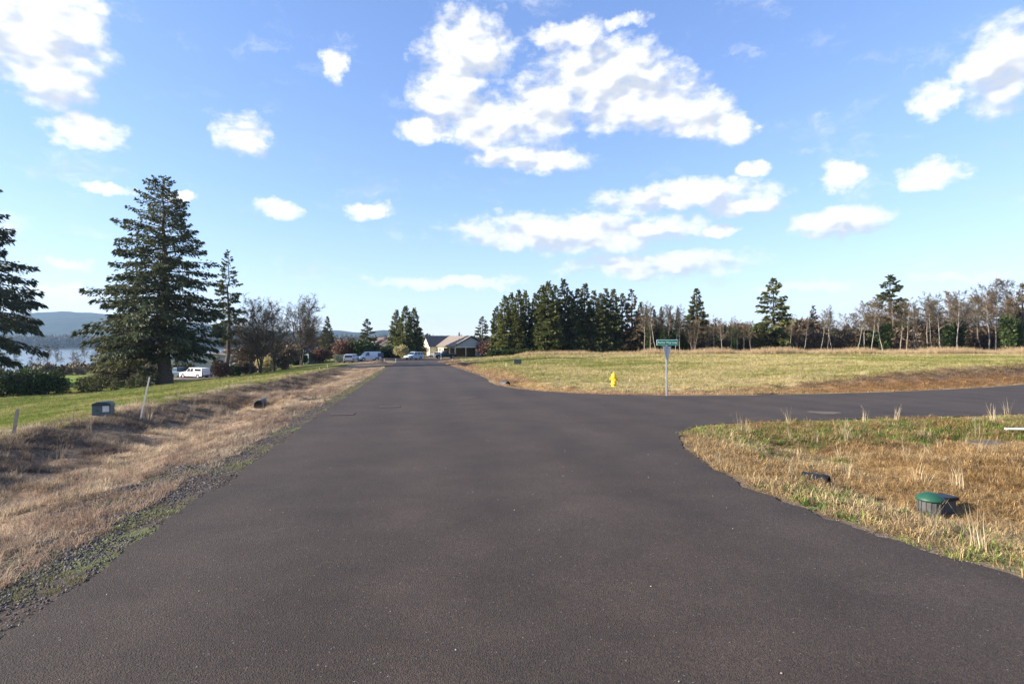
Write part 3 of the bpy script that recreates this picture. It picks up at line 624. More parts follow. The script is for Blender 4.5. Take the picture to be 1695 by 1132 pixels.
# ------------------------------------------------------------------ tree line behind the field
GC = 'dark conifers in the tree line behind the field'; GCe = 'dense cedars at the end of the tree line'
for i, (x, Y, yt, w) in enumerate(((822, 121, 508, 1.0), (835, 119, 490, 1.05), (846, 122, 486, .95), (858, 118, 481, 1.0), (869, 121, 482, 1.0))):
    pt14('cedar_tree', {822: 'shortest dense cedar of the tree line, nearest the carport', 869: 'dense upright cedar next to the dark pointed firs'}.get(x, 'dense upright cedar in the middle of the cedar row near the carport'), (cedar_a, cedar_b)[i % 2], x, Y, yt, GCe, w)
for i, (x, Y, yt, k_, w) in enumerate(((886, 120, 486, 'fb', 1.05), (897, 118, 474, 'ca', 1.15), (908, 117, 468, 'ca', 1.2), (920, 122, 472, 'fb', 1.2), (934, 121, 462, 'fb', 1.25), (945, 118, 482, 'fa', 1.2), (956, 123, 478, 'fa', 1.2), (968, 119, 470, 'fb', 1.3),
        (983, 121, 481, 'fa', 1.2), (994, 118, 486, 'fb', 1.1), (1003, 122, 478, 'fa', 1.2), (1015, 119, 479, 'fb', 1.2), (1030, 122, 486, 'fc', 1.1), (1046, 119, 479, 'br', 1.2), (1060, 124, 500, 'fb', 1.0))):
    pt14('fir_tree', {'ca': 'sunlit yellow green conifer in the tree line behind the field', 'br': 'brownish conifer in the tree line behind the field'}.get(k_, 'dark pointed fir in the tree line behind the field'),
         {'fa': fir_a, 'fb': fir_b, 'fc': fir_c, 'ca': cedar_a, 'br': brown_a}[k_], x, Y, yt, GC, w)
pt14('fir_tree', 'pointed fir rising out of the russet bare thicket', fir_a, 1153, 124, 478, None, 1.35)
pt14('fir_tree', 'large open fir standing apart among bare trees with clear trunk', fir_c, 1280, 118, 461, None, 1.25)
pt14('fir_tree', 'low bushy fir at the foot of the large open fir', fir_b, 1262, 116, 540, None, 1.7)
pt14('fir_tree', 'brown tinged pointed fir among pale leaning trunks', brown_a, 1346, 121, 506, None, 1.0)
pt14('fir_tree', 'broad topped dark fir behind pale leaning bare trees', fir_c, 1473, 132, 456, None, 1.35)
pt14('fir_tree', 'rusty brown conifer at the far end of the bare tree row', brown_a, 1693, 116, 470, None, 1.2)
GB = 'bare trees in the tree line behind the field'
LM = [(1046, 'the brownish conifer'), (1153, 'the fir in the russet thicket'), (1280, 'the large open fir'), (1346, 'the brown tinged fir'), (1473, 'the broad topped fir'), (1600, 'the small blue hut'), (1693, 'the rusty end conifer')]
def near_lm(x):
    b_ = min(LM, key=lambda l: abs(l[0]-x))
    if abs(b_[0]-x) < 19: return 'beside '+b_[1]
    lo_ = [l for l in LM if l[0] <= x]; hi_ = [l for l in LM if l[0] > x]
    return 'between %s and %s' % (lo_[-1][1], hi_[0][1]) if lo_ and hi_ else 'beside '+b_[1]
MB_ = dict(a=bare_f, b=bare_b, c=bare_c, d=bare_d, e=bare_e)
for (x, yt, k_) in ((1068, 507, 'e'), (1078, 512, 'b'), (1087, 508, 'c'), (1097, 513, 'e'), (1106, 510, 'b'), (1117, 514, 'c'), (1127, 512, 'e'), (1136, 520, 'd'), (1148, 516, 'd'), (1160, 518, 'd'), (1170, 524, 'd'), (1183, 530, 'b'), (1196, 534, 'a'), (1208, 530, 'e'), (1219, 532, 'a'),
        (1232, 536, 'b'), (1244, 538, 'e'), (1296, 524, 'b'), (1306, 530, 'c'), (1318, 530, 'd'), (1330, 532, 'c'), (1357, 520, 'c'), (1367, 514, 'e'), (1379, 516, 'c'), (1393, 528, 'd'), (1406, 526, 'd'), (1418, 516, 'c'), (1430, 504, 'b'), (1441, 500, 'c'), (1452, 498, 'b'), (1463, 502, 'c'), (1475, 500, 'b'),
        (1489, 502, 'c'), (1500, 508, 'c'), (1512, 512, 'e'), (1523, 498, 'c'), (1533, 494, 'e'), (1543, 498, 'c'), (1558, 492, 'a'), (1570, 488, 'b'), (1583, 487, 'a'), (1592, 492, 'e'), (1612, 494, 'b'), (1626, 486, 'e'), (1640, 476, 'a'), (1650, 470, 'b'), (1662, 470, 'b'), (1674, 476, 'a'), (1683, 488, 'd')):
    ptb('bare_tree', {'c': 'pale leaning bare tree ', 'd': 'many stemmed bare tree ', 'a': 'crooked pale bare tree ', 'b': 'russet tipped bare tree '}.get(k_, 'grey upright bare tree ')+near_lm(x), MB_[k_], x, (110.5+random.uniform(0, 4)) if k_ in 'ca' else (112+random.uniform(0, 12)), yt, GB+' '+{'c': 'with pale leaning trunks', 'd': 'with many stems', 'a': 'with crooked trunks', 'b': 'with russet tips'}.get(k_, 'upright')+' '+near_lm(x), 1.0)
for x, yt in ((1070, 506), (1083, 512), (1094, 508), (1109, 514), (1122, 511), (1140, 522), (1185, 534), (1200, 538), (1222, 536), (1245, 542)):
    pt14('fir_tree', 'narrow dark fir '+near_lm(x), fir_b, x, 122+random.uniform(0, 5), yt, 'narrow firs among bare trees '+near_lm(x), .75)
for i in range(62):                                       # second row, deeper in the wood
    x = 1065+i*10.3+random.uniform(-5, 5)
    if 1262 < x < 1296: continue
    k_ = random.choice('abcde'); yt = np.interp(x, [1065, 1180, 1250, 1330, 1430, 1560, 1695], [520, 532, 540, 530, 512, 506, 490])+random.uniform(-6, 10)
    ptb('bare_tree', 'thin inner bare tree '+near_lm(x), MB_[k_], x, 128+random.uniform(0, 14), yt, 'bare trees deeper in the wood '+near_lm(x))
ivy_m = leafball('ivy_column', 41, 2600, 1.3, 1.3, 4.0, .4, .13, 'ivy', 16, .3); ivy_s = stems('ivy_stem', 42, 6, 1.0, 5, 'bark_grey', .09)
for x, Y, s in ((1466, 113, .95), (1570, 114, 1.0), (1587, 115, 1.05), (1668, 112, 1.2), (1683, 113, 1.0), (1075, 116, .9), (1100, 115, .8), (1215, 116, .8), (1133, 116, .7)):
    put_tree('ivy_clad_trunk', 'dead trunk thickly clad in green ivy among the bare trees', 'tree', (ivy_s, ivy_m), x, Y, s, group='ivy clad trunks in the tree line', parts=('trunk', 'ivy'))

# ------------------------------------------------------------------ bushes
lau = leafball('laurel_leaves', 51, 5200, 2.4, 2.0, 1.45, .24, .075, 'laurel', 14); lau_s = stems('laurel_stems', 52, 2, 1.6, 9, 'bark')
for x, Y, s in ((6, 57, 1.0), (42, 58, 1.05), (76, 58.5, .95)):
    put_tree('evergreen_shrub', {6: 'dark glossy evergreen hedge shrub below the drooping spruce branches', 42: 'dark glossy evergreen shrub in the middle of the hedge', 76: 'dark glossy evergreen hedge shrub nearest the young conifers'}[x], 'shrub', (lau_s, lau), x, Y, s, group='dark evergreen hedge shrubs', parts=('stem', 'leaves'))
yf = conifer('young_fir', 53, 1.6, .75, start=.02, per_m=40, e0=.15, droop=.15, power=.7, tw=.22, tww=.04, dens=34, irreg=.3, trunk_r=.04, fol='fir')
for x, Y, s in ((104, 60, 1.0), (138, 60.5, .9), (160, 61, 1.15), (190, 62, .85), (214, 63, .8), (232, 63.5, 1.15), (246, 64, .8)):
    put_tree('young_conifer', 'knee high young conifer in the row along the wire fence', 'shrub', yf, x, Y, s, group='young conifers along the wire fence')
red = leafball('russet_twigs', 54, 3000, 1.6, 1.6, 1.1, .3, .05, 'redbush', 12, .4); red_s = stems('russet_stems', 55, 1.6, 1.2, 14, 'bark')
drk = leafball('dark_leaves', 56, 3600, 1.7, 1.6, 1.25, .3, .10, 'laurel', 12, .5); yel = leafball('straw_leaves', 57, 2600, 1.4, 1.3, 1.2, .28, .09, 'straw_bush', 12, .45)
blo = leafball('pale_leaves', 58, 1500, 1.0, 1.0, 1.0, .28, .11, 'pale_bloom', 10, .4); thk = leafball('thicket_twigs', 59, 4200, 2.6, 2.0, 1.7, .5, .07, 'thicket', 14, .2); thk_s = stems('thicket_stems', 60, 2.6, 2.4, 26, 'bark_grey', .035)
def bush(label, lm, sm, x, Y, s, group=None, wide=1.0, dz=0):
    return put_tree('shrub', label, 'shrub', (sm, lm), x, Y, s, None, group, dz, s*wide, ('stem', 'leaves'))
bush('russet leafless round shrub beside the parked wagon', red, red_s, 571, 140, 2.2, wide=1.15); bush('dark green round shrub behind the white van', drk, lau_s, 596, 140, 1.9, wide=1.3)
bush('brownish shrub left of the white van and cypresses', drk, red_s, 615, 150, 1.7, wide=1.3); bush('small russet shrub beside the teal shed', red, red_s, 531, 125, 1.6)
bush('pale cream flowering shrub behind the parked wagon', blo, red_s, 562, 122, 1.1); bush('pale yellow shrub at the foot of the cedar clump', yel, red_s, 665, 138, 1.5, wide=.9)
bush('red brown shrub beside the parked cars', red, red_s, 366, 88, 1.1); bush('small dark shrub near the tall pine trunk', drk, red_s, 386, 96, .8); bush('dark shrub below the leafless lawn trees', thk, thk_s, 405, 98, .8)
bush('yellowish shrub under the leafless lawn trees', yel, red_s, 440, 100, 1.3); bush('grey twiggy shrub behind the leafless lawn trees', thk, thk_s, 470, 108, 1.6); bush('twiggy shrub left of the leafless lawn trees', thk, thk_s, 420, 106, 1.8)
bush('ivy green shrub hugging the teal shed', drk, lau_s, 494, 122, 1.5); bush('low clipped hedge shrub before the brown roofed house', drk, lau_s, 646, 146, 1.2, wide=1.8)
bush('dark hedge shrub at the foot of the cedars', drk, lau_s, 668, 143, .9, wide=2.2); bush('purple brown shrub beside the carport wall', red, red_s, 808, 150, 2.0, wide=1.3)
for x, Y, s, m_ in ((820, 116, .8, drk), (842, 115, .7, drk), (868, 115, .7, drk)): bush('dark shrub at the foot of the dense cedars', m_, lau_s, x, Y, s, 'dark shrubs under the cedars', 1.6)
for i, x in enumerate(range(884, 1700, 12)):
    if 1590 < x < 1606: continue
    k_ = 'dark' if x < 1120 or random.random() < .3 else 'twig'
    bush(('dark leafy bramble bush ' if k_ == 'dark' else 'brown twiggy bush ')+(near_lm(x) if x > 1040 else 'at the foot of the dark pointed firs'), drk if k_ == 'dark' else thk, lau_s if k_ == 'dark' else thk_s, x+random.uniform(-5, 5), 118+random.uniform(0, 10), random.uniform(.7, 2.0) if k_ == 'twig' else random.uniform(1.2, 2.2), 'bushes under the tree line '+k_+' '+(near_lm(x) if x > 1040 else 'under the firs'), random.uniform(1.0, 1.5))

for i, x in enumerate(range(1060, 1700, 12)):             # tall scrub at the back of the wood
    bush(('tall brown scrub ' if i % 4 else 'tall leafy scrub ')+near_lm(x), thk if i % 4 else drk, thk_s, x+random.uniform(-6, 6), 131+random.uniform(0, 9), random.uniform(1.6, 2.9), ('tall brown' if i % 4 else 'tall leafy')+' scrub at the back of the wood '+near_lm(x), random.uniform(.8, 1.2))

# ------------------------------------------------------------------ scattering (stuff)
SRC = bpy.data.collections.new('tuft_sources')
def tuft(name, seed, n, h, w, spread, lean, seedhead=False, flat=0.0):
    g = np.random.default_rng(seed); V = []; FA = []; var = []
    for i in range(n):
        a_ = g.random()*6.28; r_ = spread*math.sqrt(g.random()); b0 = np.array([math.cos(a_)*r_, math.sin(a_)*r_, -.02]); az_ = a_+g.normal(0, .9); L = h*g.uniform(.5, 1.2)
        le = lean*g.uniform(.3, 1.5)+flat; dh = np.array([math.cos(az_), math.sin(az_), 0]); sd_ = np.array([-dh[1], dh[0], 0])*w*g.uniform(.6, 1.3)
        m_ = b0+dh*L*.45*math.sin(le*.6)+np.array([0, 0, L*.55*math.cos(le*.6)]); t_ = m_+dh*L*.5*math.sin(min(le*1.5, 1.75))+np.array([0, 0, L*.5*math.cos(min(le*1.5, 1.75))])
        k = len(V); V += [b0-sd_, b0+sd_, m_+sd_*.8, m_-sd_*.8, t_]; FA += [(k, k+1, k+2), (k, k+2, k+3), (k+3, k+2, k+4)]; var += [g.random()]*5
        if seedhead and i % 2 == 0:
            k = len(V); u_ = unit(t_-m_); p_ = np.array([-u_[1], u_[0], 0])*w*2.2; V += [t_-u_*h*.14-p_, t_-u_*h*.14+p_, t_+u_*h*.07]; FA += [(k, k+1, k+2)]; var += [g.random()]*3
    me = mesh_np(name, np.array(V), np.array(FA), False, {'var': np.array(var)}); me.materials.append(M['grass']); return me
def source(name, meshes):
    c = bpy.data.collections.new(name)
    for i, m_ in enumerate(meshes): c.objects.link(bpy.data.objects.new('%s_%d' % (name, i), m_))
    return c
def stone_mesh(seed):
    b_ = bmesh.new(); bmesh.ops.create_icosphere(b_, subdivisions=1, radius=1.0); g = random.Random(seed)
    for v in b_.verts: v.co = Vector((v.co.x*g.uniform(.7, 1.2), v.co.y*g.uniform(.6, 1.0), v.co.z*g.uniform(.45, .8)))
    m_ = bpy.data.meshes.new('stone'); b_.to_mesh(m_); b_.free(); m_.materials.append(M['stone']); at = m_.attributes.new('var', 'FLOAT', 'POINT')
    at.data.foreach_set('value', [g.random() for _ in m_.vertices]); return m_
T_DRY = source('dry_tuft', [tuft('dry_tuft', 100+i, 26, .24, .0035, .09, .75) for i in range(4)])
T_MAT = source('mat_tuft', [tuft('mat_tuft', 110+i, 22, .26, .004, .10, 1.15, flat=.35) for i in range(4)])
T_LAWN = source('lawn_tuft', [tuft('lawn_tuft', 120+i, 22, .10, .005, .12, .7) for i in range(3)])
T_TALL = source('tall_tuft', [tuft('tall_tuft', 130+i, 16, .8, .006, .12, .28, True) for i in range(3)])
T_FIELD = source('field_tuft', [tuft('field_tuft', 140+i, 24, .16, .009, .2, .8) for i in range(3)])
T_STONE = source('stone', [stone_mesh(150+i) for i in range(4)])
T_WEED = source('weed_leaf', [tuft('weed_leaf', 160+i, 14, .12, .016, .07, .9) for i in range(2)])
lump = []
for i in range(3):
    m_ = leafball('wood_lump', 170+i, 260, 1, 1, 1.2, .5, .12, 'farwood', 7, .3); lump.append(m_)
T_WOOD = source('wood_lump', lump)
EXCL = [(5.55, 7.5, .22), (5.82, 7.65, .22), (5.45, 7.15, .26), (PX(1640, 12.9), 12.75, .5), (PX(1640, 12.5), 12.3, .4), (PX(171, 17.2), 17.0, .36), (PX(171, 16.6), 16.5, .3), (PX(1384, 8.1), 8.1, .25), (PX(1370, 8.3), 8.4, .25), (PX(428, 23.4), 23.3, .4), (PX(428, 22.6), 22.7, .35), (PX(841, 33), 33, .45)]
def scatter(name, src, X, Y, scl, tint, label, cat, dz=0.0, Z=None):
    X = np.asarray(X); Y = np.asarray(Y); keep = np.ones(len(X), bool)
    if src is not T_STONE:
        for ex, ey, er in EXCL: keep &= (X-ex)**2+(Y-ey)**2 > er*er
    X, Y, scl, tint = X[keep], Y[keep], np.asarray(scl)[keep], np.asarray(tint)[keep]
    X = np.asarray(X); Y = np.asarray(Y); n = len(X)
    z = (land(X, Y) if Z is None else Z)+dz
    me = mesh_np(name, np.stack([X, Y, z], 1), np.zeros((0, 3), int) if False else np.array([[0, 1, 2]]), False) if False else bpy.data.meshes.new(name)
    me.vertices.add(n); me.vertices.foreach_set('co', np.stack([X, Y, z], 1).astype(np.float32).ravel())
    for k_, ty, key, a_ in (('scl', 'FLOAT', 'value', scl), ('rot', 'FLOAT_VECTOR', 'vector', np.stack([RNG.normal(0, .12, n), RNG.normal(0, .12, n), RNG.random(n)*6.283], 1)), ('pick', 'INT', 'value', RNG.integers(0, 1000, n))):
        at = me.attributes.new(k_, ty, 'POINT'); at.data.foreach_set(key, np.asarray(a_, np.int32 if ty == 'INT' else np.float32).ravel())
    c4 = np.ones((n, 4), np.float32); c4[:, :3] = tint; at = me.attributes.new('tint', 'FLOAT_COLOR', 'POINT'); at.data.foreach_set('color', c4.ravel())
    o = link(name, me); tag(o, label, cat, kind='stuff')
    ng = bpy.data.node_groups.new(name, 'GeometryNodeTree'); ng.interface.new_socket('Geometry', in_out='INPUT', socket_type='NodeSocketGeometry'); ng.interface.new_socket('Geometry', in_out='OUTPUT', socket_type='NodeSocketGeometry')
    gi = ng.nodes.new('NodeGroupInput'); go = ng.nodes.new('NodeGroupOutput'); ci = ng.nodes.new('GeometryNodeCollectionInfo'); ci.inputs[0].default_value = src
    ci.inputs['Separate Children'].default_value = True; ci.inputs['Reset Children'].default_value = True
    ip = ng.nodes.new('GeometryNodeInstanceOnPoints'); ip.inputs['Pick Instance'].default_value = True
    def na(nm, ty): a_ = ng.nodes.new('GeometryNodeInputNamedAttribute'); a_.data_type = ty; a_.inputs[0].default_value = nm; return a_.outputs[0]
    L_ = ng.links.new; L_(gi.outputs[0], ip.inputs['Points']); L_(ci.outputs[0], ip.inputs['Instance']); L_(na('pick', 'INT'), ip.inputs['Instance Index'])
    er = ng.nodes.new('FunctionNodeEulerToRotation'); L_(na('rot', 'FLOAT_VECTOR'), er.inputs[0]); L_(er.outputs[0], ip.inputs['Rotation']); L_(na('scl', 'FLOAT'), ip.inputs['Scale'])
    L_(ip.outputs[0], go.inputs[0]); md = o.modifiers.new('scatter', 'NODES'); md.node_group = ng
    return o
def in_view(X, Y, m=330): x = CX+F*X/np.maximum(Y, .1); return (x > -m) & (x < 1695+m) & (Y > 2.2)
def cloud(n, x0, x1, y0, y1, near=1.0):                    # random points, denser towards the near side
    Y = y0+(y1-y0)*RNG.random(n)**near; return x0+(x1-x0)*RNG.random(n), Y
def lerp_cols(f, a_, b_): f = np.clip(f, 0, 1)[:, None]; return np.array(a_)*(1-f)+np.array(b_)*f
def jit(c, s=.18): return np.clip(c*(1+RNG.normal(0, s, (len(c), 1))), .01, .9)
# left ditch: dry grass
n = 60000; vq = RNG.uniform(-10.0, -3.1, n); Y = 3.0+66*RNG.random(n)**2.1; X = vq/CS-TAN*Y
pn = fbm(X*.6, Y*.6, 200); pn2 = fbm(X*2, Y*2, 201); pn3 = fbm(X*1.1+9, Y*1.1, 202)
dens_ = np.clip(1.25-sstep(-4.5, -3.75, vq+pn*1.0+pn2*.7), .03, 1)*np.clip(1.15-1.5*sstep(.05, .32, pn3+pn2*.4), .12, 1)
k = in_view(X, Y) & (RNG.random(n) < dens_) & (road_sd(X, Y) > .1); X, Y, vq, pn, pn2, pn3 = X[k], Y[k], vq[k], pn[k], pn2[k], pn3[k]
col = lerp_cols(.5+pn*1.5+pn2*.9+RNG.normal(0, .2, len(X)), (.31, .215, .15), (.57, .45, .30)); bk = sstep(-9.3, -8.5, vq)*(1-sstep(-7.4, -6.6, vq+pn*2)); wd_ = np.clip(bk*.75+sstep(.1, .3, pn3)*.5, 0, 1)[:, None]
col = col*(1-wd_)+np.array([.15, .115, .09])*wd_; gk = (1-sstep(-10, -9, vq+pn*2))[:, None]; col = col*(1-gk*.7)+np.array([.2, .21, .07])*gk*.7  # tufts on the bank face darkened for weeds and painted shade
up_ = RNG.random(len(X)) < np.clip(.28+pn2*.8+.25*bk, .05, .8); s_ = RNG.uniform(.5, 1.15, len(X))*np.clip(.72+Y/110, .7, 1.15)*(1-.3*gk[:, 0]); col = jit(col)
scatter('dry_grass', T_DRY, X[up_], Y[up_], s_[up_]*.92, col[up_], 'dead upright straw grass in clumps along the left ditch', 'grass')
scatter('flattened_straw', T_MAT, X[~up_], Y[~up_], s_[~up_]*.95, col[~up_], 'flattened pinkish straw covering the left roadside ditch', 'grass')
n = 500; vq = RNG.uniform(-9.6, -4.6, n); Y = 5+45*RNG.random(n)**1.4; X = vq/CS-TAN*Y; k = in_view(X, Y) & (fbm(X*.8, Y*.8, 205) > .08); X, Y = X[k], Y[k]
scatter('ditch_stalks', T_TALL, X, Y, RNG.uniform(.3, .62, len(X)), jit(np.tile([.30, .235, .17], (len(X), 1)), .3), 'dead weed stalks scattered through the left ditch', 'grass')
# left lawn
n = 46000; Y = 10+75*RNG.random(n)**1.5; X = PX(RNG.uniform(-60, 620, n), Y); vq = vv(X, Y); k = (vq < -8.9) & (vq > -46)
X, Y = X[k], Y[k]; pn = fbm(X*.35, Y*.35, 40)+.5*fbm(X*1.4, Y*1.4, 50)
col = lerp_cols(.35+pn*1.6, (.165, .205, .04), (.37, .33, .12)); scatter('lawn_grass', T_LAWN, X, Y, RNG.uniform(.6, 1.2, len(X))*np.clip(Y/22, .8, 2.4), jit(col, .15), 'short yellow green grass of the sloping lawn', 'grass')
# gravel shoulder
n = 80000; vq = RNG.uniform(-4.6, -2.3, n); Y = 2.3+34*RNG.random(n)**2.4; X = vq/CS-TAN*Y; sd = road_sd(X, Y); gp = fbm(X*1.5, Y*1.5, 206)
k = in_view(X, Y) & (sd > -.35) & (RNG.random(n) < np.where(sd > 0, np.clip(.75+gp*1.3, .12, 1), .5*np.exp(sd*14))) & (RNG.random(n) < .3+.7*sstep(-4.7, -4.0, vq+gp))
X, Y, vq = X[k], Y[k], vq[k]; s = RNG.uniform(.005, .021, len(X))*(1.3-.6*sstep(-3.5, -2.6, vq))
scatter('shoulder_gravel', T_STONE, X, Y, s, jit(lerp_cols(RNG.random(len(X))**2, (.06, .052, .047), (.20, .175, .155)), .25), 'dark crushed gravel along the left road edge', 'gravel', .004)
n = 7000; vq = RNG.uniform(-4.2, -2.55, n); Y = 3+55*RNG.random(n)**1.5; X = vq/CS-TAN*Y; k = in_view(X, Y) & (fbm(X*1.1, Y*1.1, 210)+.3*sstep(12, 34, Y) > .23) & (road_sd(X, Y) > .03); X, Y = X[k], Y[k]
scatter('shoulder_moss', T_LAWN, X, Y, RNG.uniform(.25, .55, len(X))*np.clip(Y/18, 1, 1.5), jit(lerp_cols(RNG.random(len(X)), (.15, .155, .06), (.27, .235, .13)), .2), 'sparse moss and weeds in the gravel shoulder', 'grass')
# right near verge
n = 64000; X, Y = cloud(n, 2.6, 26, 3.2, 25, 1.0); sd = road_sd(X, Y); k = (seg_side(X, Y) < 0) & (sd > .06) & in_view(X, Y) & (Y < 15.2+X*.28)
dn = np.clip(1.5-np.hypot(X-6, Y-9)/22, .35, 1)*sstep(-.05, .45, sd+.4*fbm(X*1.2, Y*1.2, 220)); k &= RNG.random(n) < dn; X, Y, sd = X[k], Y[k], sd[k]
n1 = fbm(X*.35, Y*.35, 40); n2 = fbm(X*1.4, Y*1.4, 50); gr = sstep(.0, .3, n1+n2*.6+.9*sstep(11.3, 12.6, Y-X*.12)*(1-sstep(13.6, 15, Y-X*.12))-.15)
pick = RNG.random(len(X)); gsel = pick < gr*.5; rest = ~gsel
scatter('verge_green_grass', T_LAWN, X[gsel], Y[gsel], RNG.uniform(.6, 1.25, gsel.sum()), jit(lerp_cols(RNG.random(gsel.sum()), (.10, .17, .03), (.26, .28, .08)), .2), 'green grass patches on the corner verge', 'grass')
cm = lerp_cols(.5+n1[rest]*1.2+RNG.normal(0, .3, rest.sum()), (.30, .185, .075), (.47, .35, .19)); scatter('verge_straw', T_MAT, X[rest], Y[rest], RNG.uniform(.45, 1.0, rest.sum()), jit(cm), 'flattened brown straw on the corner verge', 'grass')
n = 900; X, Y = cloud(n, 2.6, 24, 4, 22); sd = road_sd(X, Y); k = (seg_side(X, Y) < 0) & (sd > .25) & in_view(X, Y) & ((fbm(X*.7, Y*.7, 230) > .16) | ((sd < 1.0) & (Y > 13) & (RNG.random(n) < .6))) & (Y < 15.2+X*.28); X, Y = X[k], Y[k]
scatter('verge_tall_stalks', T_TALL, X, Y, RNG.uniform(.25, .6, len(X)), jit(np.tile([.50, .40, .25], (len(X), 1)), .2), 'pale upright dead stalks on the corner verge', 'grass')
n = 1500; X, Y = cloud(n, 2.8, 12, 4, 13); sd = road_sd(X, Y); k = (seg_side(X, Y) < 0) & (sd > .2) & (sd < 2.2) & (fbm(X*.9, Y*.9, 240) > .1); X, Y = X[k], Y[k]
scatter('verge_weeds', T_WEED, X, Y, RNG.uniform(.5, 1.2, len(X)), jit(np.tile([.09, .15, .03], (len(X), 1)), .25), 'small leafy green weeds on the corner verge', 'weed')
n = 40000; X, Y = cloud(n, 2.2, 16, 3.4, 17); sd = road_sd(X, Y); k = (seg_side(X, Y) < 0) & (sd > -.5) & (sd < .6) & (RNG.random(n) < np.where(sd > 0, .9-sd, .6*np.exp(sd*11))); X, Y = X[k], Y[k]
scatter('verge_gravel', T_STONE, X, Y, RNG.uniform(.004, .012, len(X)), jit(lerp_cols(RNG.random(len(X))**2, (.08, .065, .055), (.26, .21, .165)), .2), 'fine gravel along the corner road edge', 'gravel', .002)
n = 260; X, Y = cloud(n, -6, 6, 3, 22); k = (road_sd(X, Y) < -.3) & in_view(X, Y); X, Y = X[k], Y[k]
scatter('road_grit', T_STONE, X, Y, RNG.uniform(.003, .009, len(X)), jit(np.tile([.28, .25, .22], (len(X), 1)), .3), 'a few loose pale stones on the asphalt', 'gravel', Z=zb(Y)+.013)
# field beyond the side street
n = 60000; Y = 24+88*RNG.random(n)**1.25; X = PX(RNG.uniform(690, 1760, n), Y); sd = road_sd(X, Y); k = (seg_side(X, Y) > 0) & (sd > .15) & (vv(X, Y) > 4) & ((X < 8) | (sd > 2.4) | (RNG.random(n) < .45)); X, Y, sd = X[k], Y[k], sd[k]
n1 = fbm(X*.35, Y*.35, 40); n2 = fbm(X*1.4, Y*1.4, 50); n3 = fbm(X*.08, Y*.08, 60)
col = lerp_cols(.55+n1*.9+n3*1.1+n2*.5, (.21, .22, .055), (.46, .38, .18)); bk = ((1-sstep(2.4, 3.6, sd+n2*.8))*sstep(7, 15, X))[:, None]; col = col*(1-bk)+(np.array([.28, .165, .075])*(1-sstep(1.3, 2.3, sd))[:, None]+np.array([.22, .15, .085])*sstep(1.3, 2.3, sd)[:, None])*bk
rd = ((1-sstep(1.5, 3.4, sd+n1*2))*(1-sstep(7, 15, X)))[:, None]; col = col*(1-rd)+np.array([.38, .25, .15])*rd
scatter('field_grass', T_FIELD, X, Y, RNG.uniform(.6, 1.2, len(X))*np.clip(Y/42, .75, 2.2), jit(col, .16), 'mown pale green and straw grass of the open field', 'grass')
n = 9500; X = PX(RNG.uniform(852, 1760, n), 108.0); Y = 106.5+5.5*RNG.random(n)+vnoise(X*.15, X*0, 5)*1.2; X = X*Y/108
scatter('field_edge_tall_grass', T_TALL, X, Y, RNG.uniform(.9, 1.75, n)*(1+.3*vnoise(X*.3, X*0, 6))*np.interp(X/Y*F+CX, [850, 1000, 1100], [.45, .6, 1]), jit(lerp_cols(RNG.random(n), (.40, .29, .17), (.56, .43, .26)), .14), 'tall dead buff grass along the far field edge', 'grass')
# far woods
n = 2600; X = RNG.uniform(-3400, -120, n); Y = 1540+RNG.random(n)**1.5*260; scatter('far_shore_woods', T_WOOD, X, Y, RNG.uniform(9, 15, n), jit(lerp_cols(RNG.random(n), (.12, .085, .065), (.07, .075, .04)), .2), 'brown leafless woods on the far river shore', 'woods', -3)
n = 2200; Y = 230+520*RNG.random(n); X = PX(RNG.uniform(900, 1900, n), Y); scatter('valley_woods', T_WOOD, X, Y, RNG.uniform(4.0, 7.0, n), jit(lerp_cols(RNG.random(n), (.13, .09, .07), (.08, .075, .045)), .25), 'brown leafless woods in the valley behind the tree line', 'woods', -.5)
n = 520; Y = 175+160*RNG.random(n); X = PX(RNG.uniform(380, 830, n), Y); k = (land(X, Y) > -6); X, Y = X[k], Y[k]; scatter('village_woods', T_WOOD, X, Y, RNG.uniform(1.6, 3.0, len(X)), jit(lerp_cols(RNG.random(len(X)), (.14, .10, .075), (.06, .065, .035)), .25), 'brown and green scrub behind the far houses', 'woods', -.5)
n = 420; Y = 122+70*RNG.random(n); X = PX(RNG.uniform(-80, 400, n), Y); scatter('bank_scrub', T_WOOD, X, Y, RNG.uniform(.6, 1.5, n), jit(lerp_cols(RNG.random(n), (.22, .165, .12), (.07, .075, .035)), .25), 'grey brown scrub on the river bank', 'scrub', -.4)

